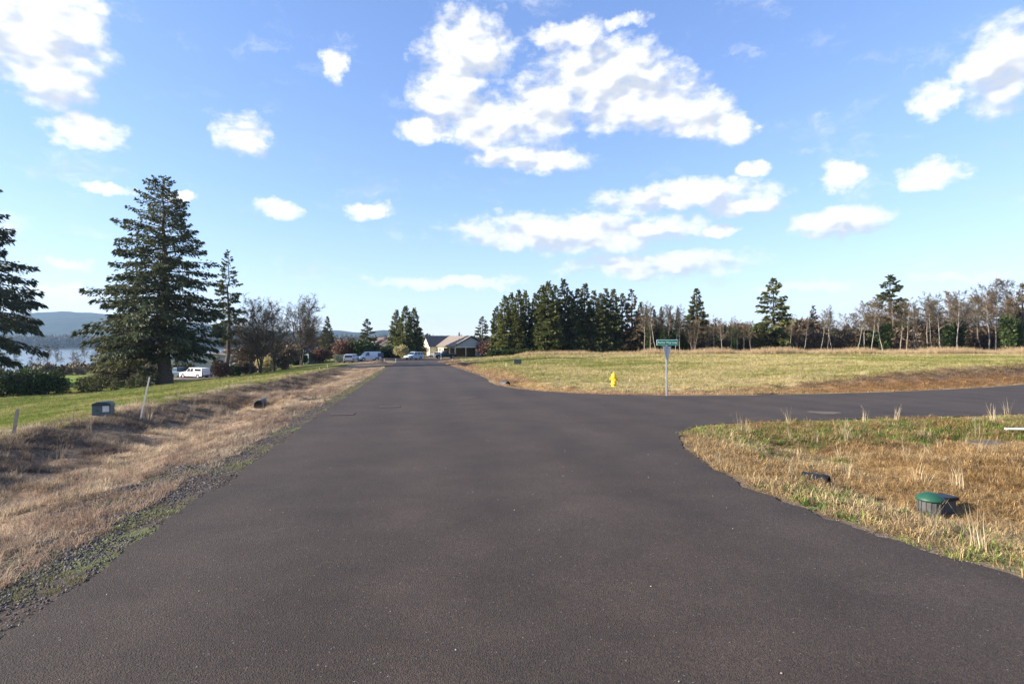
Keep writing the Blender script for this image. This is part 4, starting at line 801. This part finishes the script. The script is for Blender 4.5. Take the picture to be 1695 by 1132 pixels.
# ------------------------------------------------------------------ vehicles
def wheel(parent, x, y, r, w=.22):
    s = 1 if y > 0 else -1
    o = MB().cyl((x, y-w/2*s, r), (x, y+w/2*s, r), r, n=20).build('wheel', M['rubber'], parent); MB().cyl((x, y+w*.42*s, r), (x, y+w*.53*s, r), r*.62, n=14).build('rim', M['rim'], o)
def car(name, label, cat, x, Y, yaw, kind, paint, L=4.6, Wd=1.82, H=1.5, group=None, dz=0.0, X=None):
    X_ = PX(x, Y) if X is None else X; t_ = thing(name, label, cat, (X_, Y, gz(X_, Y)+dz), R(yaw), group); hl = L/2; r = .34 if kind in ('pickup', 'van', 'suv') else .31; hw = Wd/2; p = M[paint]
    hb = {'sedan': .86, 'suv': 1.02, 'van': 1.05, 'pickup': 1.05, 'minivan': 1.0}[kind]
    flat = lambda k_: (lambda z: hw*k_)
    cab = lambda e: (lambda z: hw*.97-(hw*.16)*max(0, (z-hb)/(H-hb))+e)
    arch = lambda cx_: [(cx_+math.cos(a_)*(r+.06), .34+math.sin(a_)*(r+.06)) for a_ in [math.pi-i*math.pi/6 for i in range(7)]]
    xf, xr = hl-.85, -hl+.95
    low = [(-hl, .34)]+arch(xr)+arch(xf)+[(hl, .34), (hl, .62), (hl-.08, hb*.80), (hl-1.05, hb), (-hl+.05, hb), (-hl, hb*.8)]
    if kind == 'van': low = [(-hl, .34)]+arch(xr)+arch(xf)+[(hl, .34), (hl, .7), (hl-.1, .88), (hl-.75, hb), (-hl, hb)]
    MB().prism(low, flat(1.0), .04).build('body', p, t_)
    roofs = {'sedan': [(hl-1.25, hb), (hl-2.05, H-.03), (hl-2.5, H), (-hl+1.6, H-.02), (-hl+.65, hb)], 'suv': [(hl-1.2, hb), (hl-1.9, H-.03), (hl-2.4, H), (-hl+.35, H-.03), (-hl+.08, hb)],
             'van': [(hl-.75, hb), (hl-1.55, H-.06), (hl-2.1, H), (-hl+.06, H-.02), (-hl+.01, hb)], 'minivan': [(hl-.95, hb), (hl-1.8, H-.05), (hl-2.3, H), (-hl+.3, H-.03), (-hl+.06, hb)], 'pickup': [(hl-1.45, hb), (hl-2.1, H-.03), (hl-2.5, H), (hl-3.25, H-.02), (hl-3.4, hb)]}[kind]
    MB().prism([(x_, z-.02 if z == hb else z) for x_, z in roofs], cab(0), .05).build('cabin', p, t_)
    (ax, _), (bx, bz) = roofs[0], roofs[1]; dx = bx-ax
    ws = [(ax+dx*.12+.015, hb+(bz-hb)*.12+.015), (ax+dx*.9+.015, hb+(bz-hb)*.9+.015), (ax+dx*.9-.03, hb+(bz-hb)*.9-.03), (ax+dx*.12-.03, hb+(bz-hb)*.12-.03)]
    MB().prism(ws, lambda z: cab(-.09)(z)).build('windscreen', M['glass'], t_)
    (rx_, rz_), (ex, _) = roofs[-2], roofs[-1]; d2 = ex-rx_
    if kind != 'van': MB().prism([(rx_+d2*.12-.012, rz_-(rz_-hb)*.12+.01), (rx_+d2*.85-.012, rz_-(rz_-hb)*.85+.01), (rx_+d2*.85+.04, rz_-(rz_-hb)*.85), (rx_+d2*.12+.04, rz_-(rz_-hb)*.12)], lambda z: cab(-.12)(z)).build('rear_window', M['glass'], t_)
    wins = {'sedan': [(hl-1.5, hl-2.55, 1), (hl-2.65, -hl+1.1, 2)], 'suv': [(hl-1.5, hl-2.5, 1), (hl-2.6, hl-3.45, 0), (hl-3.55, -hl+.4, 0)], 'van': [(hl-1.15, hl-2.1, 1)], 'minivan': [(hl-1.3, hl-2.3, 1), (hl-2.4, hl-3.4, 0), (hl-3.5, -hl+.4, 0)], 'pickup': [(hl-1.72, hl-2.5, 1), (hl-2.58, hl-3.2, 0)]}[kind]
    zt = H-.13
    for (a_, b_, sl) in wins:
        q = [(a_, hb+.05), (a_-(.5*(zt-hb) if sl == 1 else 0)-.02, zt), (b_+(.45*(zt-hb) if sl == 2 else .02), zt), (b_, hb+.05)]
        for s in (-1, 1):
            m_ = MB(); m_.prism(q, lambda z: .02); o = m_.build('side_window', M['glass'], t_)
            for v in o.data.vertices: v.co.y = s*(cab(.004)(v.co.z)+(.012 if v.co.y > 0 else -.012))
    if kind == 'pickup':
        m_ = MB(); m_.box((-hl+.95, 0, hb+.02), (1.75, Wd*.86, .03)); m_.build('bed_liner', M['black'], t_)
    for s in (-1, 1):
        for cx_ in (xf, xr): wheel(t_, cx_, s*(hw-.13), r)
        MB().box((hl-.03, s*hw*.72, .68), (.08, .34, .16), bevel=.02).build('headlight', M['lamp'], t_); MB().box((-hl+.01, s*hw*.86, .78), (.06, .16, .3), bevel=.015).build('tail_light', M['redlamp'], t_)
        MB().box((hl-1.55, s*(hw+.07), hb+.05), (.12, .16, .13), bevel=.03).build('mirror', p, t_)
    MB().box((hl+.01, 0, .46), (.12, Wd*.94, .2), bevel=.04).build('front_bumper', M['greyplastic'], t_); MB().box((-hl-.01, 0, .46), (.12, Wd*.94, .2), bevel=.04).build('rear_bumper', M['greyplastic'], t_)
    return t_
ca = car('pickup_truck', 'white pickup with a canopy parked behind the huge spruce', 'pickup', 323, 97, 158, 'pickup', 'white', 5.3, 1.85, 1.78)
MB().prism([(-2.55, 1.03), (-2.5, 1.70), (-.75, 1.74), (-.72, 1.03)], lambda z: .86-.08*(z-1.03), .04).build('canopy', M['white'], ca)
for s in (-1, 1):
    o = MB().prism([(-2.35, 1.2), (-2.35, 1.58), (-.9, 1.6), (-.9, 1.2)], lambda z: .015).build('canopy_window', M['glass'], ca)
    for v in o.data.vertices: v.co.y = s*(.865-.08*(v.co.z-1.03)+(.008 if v.co.y > 0 else -.02))
car('parked_car', 'silver sedan parked next to the white canopy pickup', 'car', 341, 101, 60, 'sedan', 'silver', 4.5, 1.8, 1.45)
car('pickup_truck', 'dark blue pickup parked in shade behind the huge spruce trunk', 'pickup', 297, 103, 150, 'pickup', 'carblue', 5.4, 1.9, 1.8)
car('parked_car', 'silver grey car half hidden by shrubs near the tall pine', 'car', 397, 116, 75, 'suv', 'silver', 4.3, 1.8, 1.6)
car('parked_wagon', 'silver wagon parked on the grass seen from behind', 'car', 577, 112, 105, 'suv', 'silver', 4.5, 1.82, 1.62)
car('parked_wagon', 'white car standing behind the silver wagon', 'car', 583, 118, 80, 'suv', 'white', 4.5, 1.82, 1.66)
car('parked_van', 'white panel van parked across the road end', 'van', 611, 118, 213, 'van', 'carpale', 4.6, 1.85, 1.92)
car('parked_van', 'pale van stopped at the road end by the cream house', 'van', 685, 128, 232, 'suv', 'carpale', 4.5, 1.85, 1.78)
car('pickup_truck', 'dark pickup parked before the cream house facade', 'pickup', 737, 138, 200, 'pickup', 'carblack', 5.3, 1.9, 1.85)
car('parked_car', 'pale car partly hidden by the dark pickup at the house', 'car', 723, 143, 190, 'sedan', 'white', 4.5, 1.8, 1.45)

# ------------------------------------------------------------------ houses
hx0, hy0 = PX(752.7, 150), 150
hz0 = gz(hx0, hy0)+.05
H_ = thing('cream_house', 'cream house with grey roof, two front gables and open carport', 'house', (hx0, hy0, hz0), R(30)); H_.scale = (1.12, 1.12, 1.06)
def slab(name, pts, mat, th=.15): return MB().poly(pts, th).build(name, M[mat], H_)
def wall(name, pts, mat, th=.14): return MB().poly(pts, th).build(name, M[mat], H_)
EV, PK = 2.45, 5.1
slab('roof', [(-.5, -.5, EV-.05), (4.25, -.5, PK), (4.25, 16, PK), (-.5, 16, EV-.05)][::-1], 'shingle'); slab('roof', [(9.0, -.5, EV-.05), (4.25, -.5, PK), (4.25, 16, PK), (9.0, 16, EV-.05)], 'shingle')
wall('gable', [(.0, 0, EV), (8.5, 0, EV), (4.25, 0, PK-.28)], 'greysiding')
MB().box((4.25, -.02, EV-.13), (8.5, .2, .28)).build('carport_beam', M['cream'], H_); MB().box((-.0, 3.3, EV-.16), (.2, 6.4, .3)).build('carport_beam', M['cream'], H_)
for (px_, py_) in ((.12, .02), (2.9, .02), (.12, 3.2), (5.6, .02)): MB().box((px_, py_, (EV-.3)/2), (.18, .18, EV-.3)).build('carport_post', M['cream'], H_)
wall('wall', [(5.9, .05, 0), (8.5, .05, 0), (8.5, .05, EV-.25), (5.9, .05, EV-.25)], 'greysiding'); MB().box((8.45, 8, EV/2), (.14, 16, EV)).build('wall', M['greysiding'], H_)
MB().box((4.2, 6.6, EV/2), (8.4, .14, EV)).build('wall', M['ochre'], H_); MB().box((0, 8.6, EV/2), (.14, 4.0, EV)).build('wall', M['cream'], H_); MB().box((7.6, .0, 1.0), (1.0, .1, 2.0)).build('door', M['black'], H_)
MB().box((4.2, 15.9, EV/2), (8.4, .14, EV)).build('wall', M['cream'], H_)
def window(x, y, z, w, h, ax='x'):
    d = (.1, w, h) if ax == 'x' else (w, .1, h); e = (.06, w+.16, h+.16) if ax == 'x' else (w+.16, .06, h+.16)
    o = MB().box((x, y, z), e).build('window', M['white'], H_); MB().box((x, y, z), d).build('pane', M['glass'], o)
for y in (7.3, 8.2, 9.1): window(-.06, y, 1.55, .5, 1.0)
for (y0, y1, xo, pk, nm) in ((10.6, 15.6, -2.0, 5.2, 'A'), (15.7, 19.2, -4.2, 4.1, 'B')):
    ym = (y0+y1)/2; b_ = 4.2 if nm == 'A' else 1.5
    slab('roof', [(xo-.4, y0-.35, EV-.1), (xo-.4, ym, pk), (b_, ym, pk), (b_, y0-.35, EV-.1)], 'shingle_dark'); slab('roof', [(xo-.4, y1+.35, EV-.1), (b_, y1+.35, EV-.1), (b_, ym, pk), (xo-.4, ym, pk)], 'shingle_dark')  # wing roofs darker: the shade on their slopes put into the colour
    wall('gable', [(xo, y1, EV), (xo, y0, EV), (xo, ym, pk-.22)], 'cream'); MB().box((xo+1.2, y0+.07, EV/2), (2.4, .14, EV)).build('wall', M['cream'], H_); MB().box((xo+1.6, y1-.07, EV/2), (3.2, .14, EV)).build('wall', M['cream'], H_)
    if nm == 'A':
        MB().box((xo+.07, 11.6, EV/2), (.14, 2.0, EV)).build('wall', M['cream'], H_); window(xo-.03, 11.5, 1.5, .5, 1.2); window(xo-.03, 12.2, 1.5, .5, 1.2)
        MB().box((xo+1.3, 14.1, EV/2), (.12, 3.0, EV)).build('porch_wall', M['ochre'], H_); MB().box((xo+1.22, 14.1, 1.05), (.08, .95, 2.1)).build('door', M['wood'], H_); MB().box((xo+.1, 15.4, EV/2), (.2, .2, EV)).build('porch_post', M['white'], H_); MB().box((xo+.0, 13.1, EV-.12), (.22, 5.0, .26)).build('porch_beam', M['white'], H_)
    else:
        MB().box((xo+.07, ym, EV/2), (.14, y1-y0, EV)).build('wall', M['cream'], H_); window(xo-.03, ym-.45, 1.5, .55, 1.2); window(xo-.03, ym+.45, 1.5, .55, 1.2)
def simple_house(name, label, x, Y, w, d, ev, pk, yaw, wallm, roofm, extras=(), cat='house'):
    X_ = PX(x, Y); t_ = thing(name, label, cat, (X_, Y, gz(X_, Y)), R(yaw))
    for (a_, b_) in (((0, -d/2), (w, .14)), ((0, d/2), (w, .14)), ((-w/2, 0), (.14, d)), ((w/2, 0), (.14, d))): MB().box((a_[0], a_[1], ev/2-.2), (b_[0], b_[1], ev+.4)).build('wall', M[wallm], t_)
    for s in (-1, 1):
        MB().poly([(-w/2, s*d/2, ev), (w/2, s*d/2, ev), (0, s*d/2, pk-.1)], .12).build('gable', M[wallm], t_)
        MB().poly([(s*(w/2+.35), -d/2-.35, ev-.08), (0, -d/2-.35, pk+.05), (0, d/2+.35, pk+.05), (s*(w/2+.35), d/2+.35, ev-.08)], .13).build('roof', M[roofm], t_)
    for (nm, cx_, z, w_, h_, mm) in extras: MB().box((cx_, -d/2-.06, z), (w_, .1, h_)).build(nm, M[mm], t_)
    return t_
simple_house('teal_shed', 'weathered teal gabled shed with a dark doorway beside bare trees', 508, 128, 5.0, 6, 2.0, 4.0, -14, 'teal', 'shingle_dark', (('door', .3, .9, 1.5, 1.8, 'black'),), 'shed')
simple_house('brown_roofed_house', 'house with brown hipped roof half hidden behind cypress shrubs', 637, 168, 9, 10, 2.6, 5.3, 35, 'cream', 'brownroof', (('window', -2, 1.5, 1.2, 1.1, 'glass'), ('window', 2, 1.5, 1.2, 1.1, 'glass')))
simple_house('grey_building', 'long low grey building behind the parked cars', 352, 128, 15, 7, 2.6, 3.4, 8, 'greysiding', 'shingle', (('door', 3, 1.0, .95, 2.0, 'greyplastic'), ('door', -5, 1.15, 2.6, 2.3, 'conc')), 'building')
simple_house('blue_hut', 'small blue hut showing between the bare trunks', 1600, 128, 2.6, 3, 2.0, 2.6, 20, 'bluetarp', 'bluetarp', (('door', 0, .85, .8, 1.7, 'carblue'),), 'hut')

# ------------------------------------------------------------------ roadside things
def at_px(x, Y): X_ = PX(x, Y); return X_, Y, gz(X_, Y)
# street sign
X_, Y_, Z_ = at_px(1103.5, 23.4)
sg = thing('street_sign', 'green street name sign above the back of a yield sign on one post', 'sign', (X_, Y_, Z_), R(4))
zt = hpx(1103, 23.4, 567)
MB().box((0, 0, (zt-.13)/2-.1), (.06, .05, zt-.13+.2), bevel=.008).build('post', M['alu'], sg)
MB().box((.03, 0, zt), (.90, .012, .235), bevel=.004).build('sign_blade', M['signwhite'], sg); MB().box((.03, -.0085, zt), (.865, .006, .205)).build('sign_face', M['signgreen'], sg)
MB().box((0, 0, zt-.15), (.05, .05, .09)).build('bracket', M['alu'], sg)
cu = bpy.data.curves.new('lettering', 'FONT'); cu.body = 'Anchor Way Loop'; cu.size = .145; cu.align_x = 'CENTER'; cu.align_y = 'CENTER'; cu.extrude = .0015
tmp = bpy.data.objects.new('lettering_tmp', cu); COL.objects.link(tmp); dg = bpy.context.evaluated_depsgraph_get(); lm = bpy.data.meshes.new_from_object(tmp.evaluated_get(dg)); bpy.data.objects.remove(tmp)
lm.materials.clear(); lo = link('lettering', lm, sg, M['signwhite'], (.03, -.0135, zt)); lo.rotation_euler = (R(90), 0, 0); lo.scale = (.74, 1, 1)
yz = zt-.155
yo = MB().poly([(-.36, 0, yz), (.36, 0, yz), (.06, 0, yz-.6), (-.06, 0, yz-.6)], .01).build('yield_plate', M['alu'], sg); yo.location = (.03, .045, 0); yo.rotation_euler = (0, 0, R(44))
for z in (yz-.08, yz-.5):
    b_ = MB().cyl((.06, 0, z), (-.02, 0, z), .014, n=8).build('bolt', M['iron'], sg)
# hydrant
X_, Y_, Z_ = at_px(1016, 29.0)
hd = thing('fire_hydrant', 'yellow fire hydrant at the edge of the field', 'hydrant', (X_, Y_, Z_-.02), R(-10)); hd.scale = (1.08, 1.08, 1.08)
MB().lathe([(.17, 0), (.17, .035), (.11, .05), (.105, .14), (.155, .15), (.155, .185), (.11, .2), (.105, .45), (.15, .47), (.15, .505), (.12, .52)], 24).build('barrel', M['yellow'], hd, True)
MB().lathe([(.125, .515), (.12, .56), (.09, .63), (.05, .67), (.035, .68), (.03, .72), (.02, .725)], 24).build('bonnet', M['yellow'], hd, True)
for s in (-1, 1):
    o = MB().cyl((s*.09, 0, .38), (s*.175, 0, .38), .055, n=16).build('hose_outlet', M['yellow'], hd); MB().cyl((s*.17, 0, .38), (s*.2, 0, .38), .066, n=8).build('cap', M['yellow'], o)
o = MB().cyl((0, -.08, .37), (0, -.18, .37), .075, n=16).build('pumper_outlet', M['yellow'], hd); MB().cyl((0, -.175, .37), (0, -.21, .37), .088, n=8).build('cap', M['yellow'], o)
for i in range(8): a_ = i*math.pi/4; MB().cyl((.15*math.cos(a_), .15*math.sin(a_), .035), (.15*math.cos(a_), .15*math.sin(a_), .06), .014, n=6).build('flange_bolt', M['yellow'], hd)
# utility boxes
X_, Y_, Z_ = at_px(171, 17.2)
ub = thing('utility_pedestal', 'dark green utility pedestal with a paper label beside the white stake', 'utility box', (X_, Y_, Z_-.04), R(18)); ub.scale = (.88, .88, .88)
MB().prism([(-.28, 0), (.28, 0), (.28, .44), (.2, .49), (-.2, .49), (-.28, .44)], lambda z: .21-.02*z, .02).build('housing', M['pedestal'], ub); MB().prism([(-.30, .42), (.30, .42), (.26, .49), (.12, .54), (-.12, .54), (-.26, .49)], lambda z: .225-.05*(z-.42), .012).build('lid', M['darkgreen'], ub)
MB().box((.14, -.213, .3), (.19, .006, .2)).build('paper_label', M['label'], ub); MB().box((-.1, -.214, .25), (.03, .012, .05)).build('latch', M['iron'], ub)
X_, Y_, Z_ = at_px(857, 59)
gb = thing('utility_box', 'squat dark green utility box in the field near a culvert', 'utility box', (X_, Y_, Z_-.03), R(-6))
MB().box((0, 0, .27), (.72, .6, .54), bevel=.02).build('housing', M['darkgreen'], gb); MB().box((0, 0, .55), (.76, .64, .06), bevel=.015).build('lid', M['darkgreen'], gb); MB().box((-.385, 0, .25), (.02, .5, .4)).build('sunlit_side', M['conc'], gb)  # pale slab paints a sunlit left side onto the green housing
X_, Y_ = 5.55, 7.55; Z_ = gz(X_, Y_)
pd = thing('splice_pedestal', 'round grey pedestal with a green dome cap in the verge straw', 'utility box', (X_, Y_, Z_+.045), R(10)); pd.scale = (1.08, 1.08, .95)
MB().lathe([(.125, -.1), (.13, .02), (.13, .2), (.12, .205)], 26).build('base', M['greyplastic'], pd, False)
for i in range(16): a_ = i*math.pi/8; MB().box((.132*math.cos(a_), .132*math.sin(a_), .11), (.014, .014, .17), a_).build('rib', M['greyplastic'], pd)
MB().lathe([(.15, .195), (.152, .215), (.14, .235), (.11, .268), (.06, .292), (.02, .3)], 26).build('dome_cap', M['domegreen'], pd, True)
for i in range(8): a_ = i*math.pi/4; MB().cyl((.145*math.cos(a_), .145*math.sin(a_), .222), (.03*math.cos(a_), .03*math.sin(a_), .299), .006, n=5).build('cap_rib', M['domegreen'], pd)
X2, Y2 = X_+.27, Y_+.13; mb = thing('meter_box', 'small dark box with overhanging lid beside the green domed pedestal', 'utility box', (X2, Y2, gz(X2, Y2)+.01), R(14)); MB().box((0, 0, .1), (.2, .2, .22), bevel=.01).build('housing', M['greyplastic'], mb); MB().box((0, 0, .215), (.25, .24, .05), bevel=.012).build('lid', M['black'], mb)
X_, Y_ = PX(1640, 12.9), 12.9; Z_ = gz(X_, Y_)
vt = thing('concrete_vault', 'low concrete vault lid in the verge grass', 'utility vault', (X_, Y_, Z_-.03), R(12)); MB().box((0, 0, .08), (.62, .46, .18), bevel=.012).build('housing', M['iron'], vt); MB().box((-.05, 0, .185), (.74, .52, .05), bevel=.012).build('lid', M['sand'], vt)
X_, Y_ = PX(1684, 14.2), 14.2; bd = MB().box((0, 0, .06), (.55, .09, .04), bevel=.006).build('white_board', M['white'], None, False, (X_, Y_, gz(X_, Y_)+.03), R(-4)); tag(bd, 'white board lying in the verge grass beside the side street', 'board')
# culverts
def culvert(label, x, Y, yaw, r, L, mat, dz=0.0, pitch=0, X=None):
    X_ = PX(x, Y) if X is None else X; n = 20; t_ = thing('culvert_pipe', label, 'pipe', (X_, Y, gz(X_, Y)+dz), R(yaw)); m_ = MB(); prof = []
    for i in range(int(L/.07)+1): prof.append((i*.07, r+(.012 if i % 2 else 0)))
    rings = [[m_.bm.verts.new((rr*math.cos(2*math.pi*k_/n), x_, rr*math.sin(2*math.pi*k_/n))) for k_ in range(n)] for x_, rr in prof]
    inn = [[m_.bm.verts.new(((r-.02)*math.cos(2*math.pi*k_/n), x_, (r-.02)*math.sin(2*math.pi*k_/n))) for k_ in range(n)] for x_, rr in prof[::6]+[prof[-1]]]
    for A_, B_ in list(zip(rings, rings[1:]))+[(a_[::-1], b_[::-1]) for a_, b_ in zip(inn, inn[1:])]+[(inn[0], rings[0])]:
        for k_ in range(n): m_.bm.faces.new((A_[k_], A_[(k_+1) % n], B_[(k_+1) % n], B_[k_]))
    m_.build('pipe', M[mat], t_, True); MB().cyl((0, L*.9, 0), (0, L*.92, 0), r-.025, n=16).build('silt', M['soil'], t_); return t_
culvert('corrugated culvert pipe mouth in the left ditch', 428, 23.55, 10, .2, 2.2, 'greyplastic', .14)
culvert('pale culvert pipe mouth at the right road edge', 841, 33.0, 50, .2, .5, 'greyplastic', .1)
culvert('black corrugated pipe end half buried in the verge straw', 1372, 8.3, 48, .12, .42, 'black', .05)
# stakes
def stake(label, x, Y, ytop, w, mat, lean=(0, 0), group=None):
    X_, Y_, Z_ = at_px(x, Y); h_ = hpx(x, Y, ytop); o = MB().prism([(-w/2, -.15), (w/2, -.15), (w/2, h_-.03), (0, h_), (-w/2, h_-.03)], lambda z: w*.32).build('survey_stake', M[mat], None, False, (X_, Y_, Z_)); o.rotation_euler = (lean[1], lean[0], random.uniform(-.4, .4)); return tag(o, label, 'stake', group)
stake('tall white stake leaning beside the green utility pedestal', 232, 17.6, 622, .04, 'woodpale', (.2, 0)); stake('short weathered wooden stake at the lawn edge above the ditch', 22, 13.0, 676, .06, 'wood', (.14, 0))
for x, Y, yt in ((837.5, 57, 600), (886.5, 52, 608), (945, 37, 626), (764.7, 88, 592), (771, 90, 592), (789.5, 72, 599), (748.6, 96, 593), (1042, 33, 627), (1543, 31, 634)):
    stake('thin pale survey stake standing in the dry grass of the field side', x, Y, yt, .045, 'woodpale', (random.uniform(-.05, .05), 0), 'survey stakes on the field side')
for x, Y, yt in ((542, 66, 603), (524, 62, 607), (590, 92, 598), (529, 63, 608), (636, 98, 594), (655, 100, 593)):
    stake('thin pale survey stake standing above the left ditch', x, Y, yt, .045, 'woodpale', (random.uniform(-.05, .05), 0), 'survey stakes above the left ditch')
# iron covers in the road
def on_road(x, y): Y = F*CAMZ/(y-583); return PX(x, Y), Y, float(zb(np.array(Y)))+.012
tilt = math.atan(.018)
def grate(label, x, y, rz):
    X_, Y_, Z_ = on_road(x, y); t_ = thing('drain_grate', label, 'grate', (X_, Y_, Z_), R(rz)); t_.rotation_euler = (-tilt, 0, R(rz))
    MB().box((0, 0, .003), (.56, .46, .008)).build('pit', M['black'], t_)  # flat black plate stands for the shaded hollow below the bars
    for s in (-1, 1): MB().box((0, s*.24, .008), (.62, .04, .014)).build('frame', M['rust'], t_); MB().box((s*.30, 0, .008), (.04, .44, .014)).build('frame', M['rust'], t_)
    for i in range(9): MB().box((-.24+i*.06, 0, .008), (.03, .44, .012)).build('bar', M['rust'], t_)
grate('rusty slotted drain grate in the middle of the left lane', 645, 674, 10); grate('rusty drain grate close to the left road edge', 567, 686.5, 10)
X_, Y_, Z_ = on_road(777, 659); mh = thing('manhole_cover', 'dark round iron manhole cover in the road', 'manhole', (X_, Y_, Z_)); mh.rotation_euler = (-tilt, 0, 0); MB().lathe([(.36, -.01), (.36, .006), (.33, .007)], 32).build('frame', M['iron'], mh); MB().lathe([(.32, .0), (.32, .010), (.3, .011)], 32).build('lid', M['iron'], mh)
X_, Y_, Z_ = on_road(1365, 683.5); g_ = np.random.default_rng(5); an = np.linspace(0, 2*np.pi, 28)[:-1]; rr = 1+.18*np.sin(an*3+1)+g_.normal(0, .05, 27)
sp_ = mesh_np('sand_patch', np.concatenate([[[0, 0, .008]], np.stack([np.cos(an)*rr*.45, np.sin(an)*rr*.4, 0*an+.003], 1)]), np.array([[0, i+1, (i+1) % 27+1] for i in range(27)]), True)
o = link('sand_patch', sp_, None, M['sand'], (X_, Y_, Z_)); o.rotation_euler = (-tilt, 0, 0); tag(o, 'thin tan sand patch on the side street asphalt', 'sand', kind='stuff')
# soil heaps
def heap(label, x, Y, w, h_, group=None):
    X_, Y_, Z_ = at_px(x, Y); n = 18; th = np.linspace(0, 2*np.pi, n+1)[:-1]; V = [(0, 0, h_)]; FA = []
    for j, f in enumerate((.35, .7, 1.0)):
        for a_ in th: k_ = f*(1+random.uniform(-.15, .15)); V.append((math.cos(a_)*k_*w, math.sin(a_)*k_*w*.6, h_*(1-f**1.6)*random.uniform(.75, 1.15)-(.1 if j == 2 else 0)))
    t3 = np.array([[0, 1+i, 1+(i+1) % n] for i in range(n)]); q4 = np.array([[1+j*n+i, 1+(j+1)*n+i, 1+(j+1)*n+(i+1) % n, 1+j*n+(i+1) % n] for j in range(2) for i in range(n)])
    o = link('soil_heap', mesh_np('soil_heap', np.array(V), [t3, q4], True), None, M['soil'], (X_, Y_, Z_-.03), random.uniform(-.3, .3)); tag(o, label, 'soil heap', group)
heap('dark soil heap beside the right road edge', 762, 76, 1.7, .55); heap('dark soil heap left of the road near the white van', 626, 98, 1.9, .55);  heap('long low soil heap at the right road end', 742, 100, 2.2, .4)
# wire fence, white frames and posts on the lower lawn
wf = thing('wire_fence', 'low wire fence with dark wooden posts behind the young conifers', 'fence', (PX(200, 76), 76, gz(PX(200, 76), 76)))
fx_ = [PX(x, 74+abs(x-200)*.01) for x in (104, 120, 136, 152, 170, 190, 210, 232, 254)]
for i, xx in enumerate(fx_): MB().box((xx-wf.location.x, 0, gz(xx, 76)-wf.location.z+.5), (.1, .1, 1.2)).build('post', M['darkfence'], wf)
for z in (.35, .7, 1.0):
    m_ = MB()
    for a_, b_ in zip(fx_, fx_[1:]): m_.cyl((a_-wf.location.x, -.06, gz(a_, 76)-wf.location.z+z), (b_-wf.location.x, -.06, gz(b_, 76)-wf.location.z+z), .012, n=5)
    m_.build('wire', M['iron'], wf)
def frame(label, x, Y, w, h_):
    X_, Y_, Z_ = at_px(x, Y); t_ = thing('white_trellis', label, 'trellis', (X_, Y_, Z_))  # plain white rail frames, their use unknown
    for s in (-1, 1): MB().box((s*w/2, 0, h_/2), (.07, .07, h_)).build('upright', M['white'], t_)
    MB().box((0, 0, h_-.035), (w-.07, .07, .07)).build('rail', M['white'], t_); MB().box((0, 0, .1), (w-.07, .06, .06)).build('rail', M['white'], t_)
frame('small square white trellis under the olive conifer', 213, 79, 1.05, .72); frame('wide white trellis beside the huge spruce trunk', 252, 80, 1.5, .6)
dfc = thing('board_fence', 'dark board fence in the shade under the huge spruce', 'fence', (PX(222, 90), 90, gz(PX(222, 90), 90)))
for i in range(40): MB().box((-6+i*.31, 0, .6), (.28, .04, 1.25+random.uniform(-.03, .03))).build('board', M['darkfence'], dfc)
for z in (.25, .95): MB().box((.05, .05, z), (12.4, .05, .09)).build('rail', M['darkfence'], dfc)
pnl = thing('panel_on_posts', 'dark upright panel on posts beside the white van', 'post box', (PX(630, 116), 116, gz(PX(630, 116), 116)), R(10))  # plain dark panel on two posts, its use unknown
for s in (-1, 1): MB().box((s*.4, 0, .7), (.1, .1, 1.5)).build('post', M['darkfence'], pnl)
MB().box((0, -.02, 1.25), (1.1, .3, .8), bevel=.02).build('box', M['carblue'], pnl)
bp_ = thing('bent_pipe', 'white bent vent pipe standing before the cream house', 'pipe', (PX(730, 125), 125, gz(PX(730, 125), 125))); MB().cyl((0, 0, -.1), (0, 0, 1.1), .06, n=10).build('riser', M['white'], bp_); MB().cyl((0, 0, 1.08), (-.28, 0, 1.28), .06, n=10).build('elbow', M['white'], bp_)

# ------------------------------------------------------------------ air
hzm = bpy.data.materials.new('haze'); hzm.use_nodes = True; nt = hzm.node_tree; nt.nodes.clear()
pv = N(nt, 'ShaderNodeVolumePrincipled'); pv.inputs['Color'].default_value = (.46, .69, 1, 1); pv.inputs['Density'].default_value = .00009; pv.inputs['Anisotropy'].default_value = .2
mo = N(nt, 'ShaderNodeOutputMaterial'); nt.links.new(pv.outputs[0], mo.inputs['Volume'])
hb = MB().box((0, 0, 110), (12400, 12400, 330)).build('haze', hzm); tag(hb, 'pale blue air haze over the whole valley', 'haze', kind='stuff')
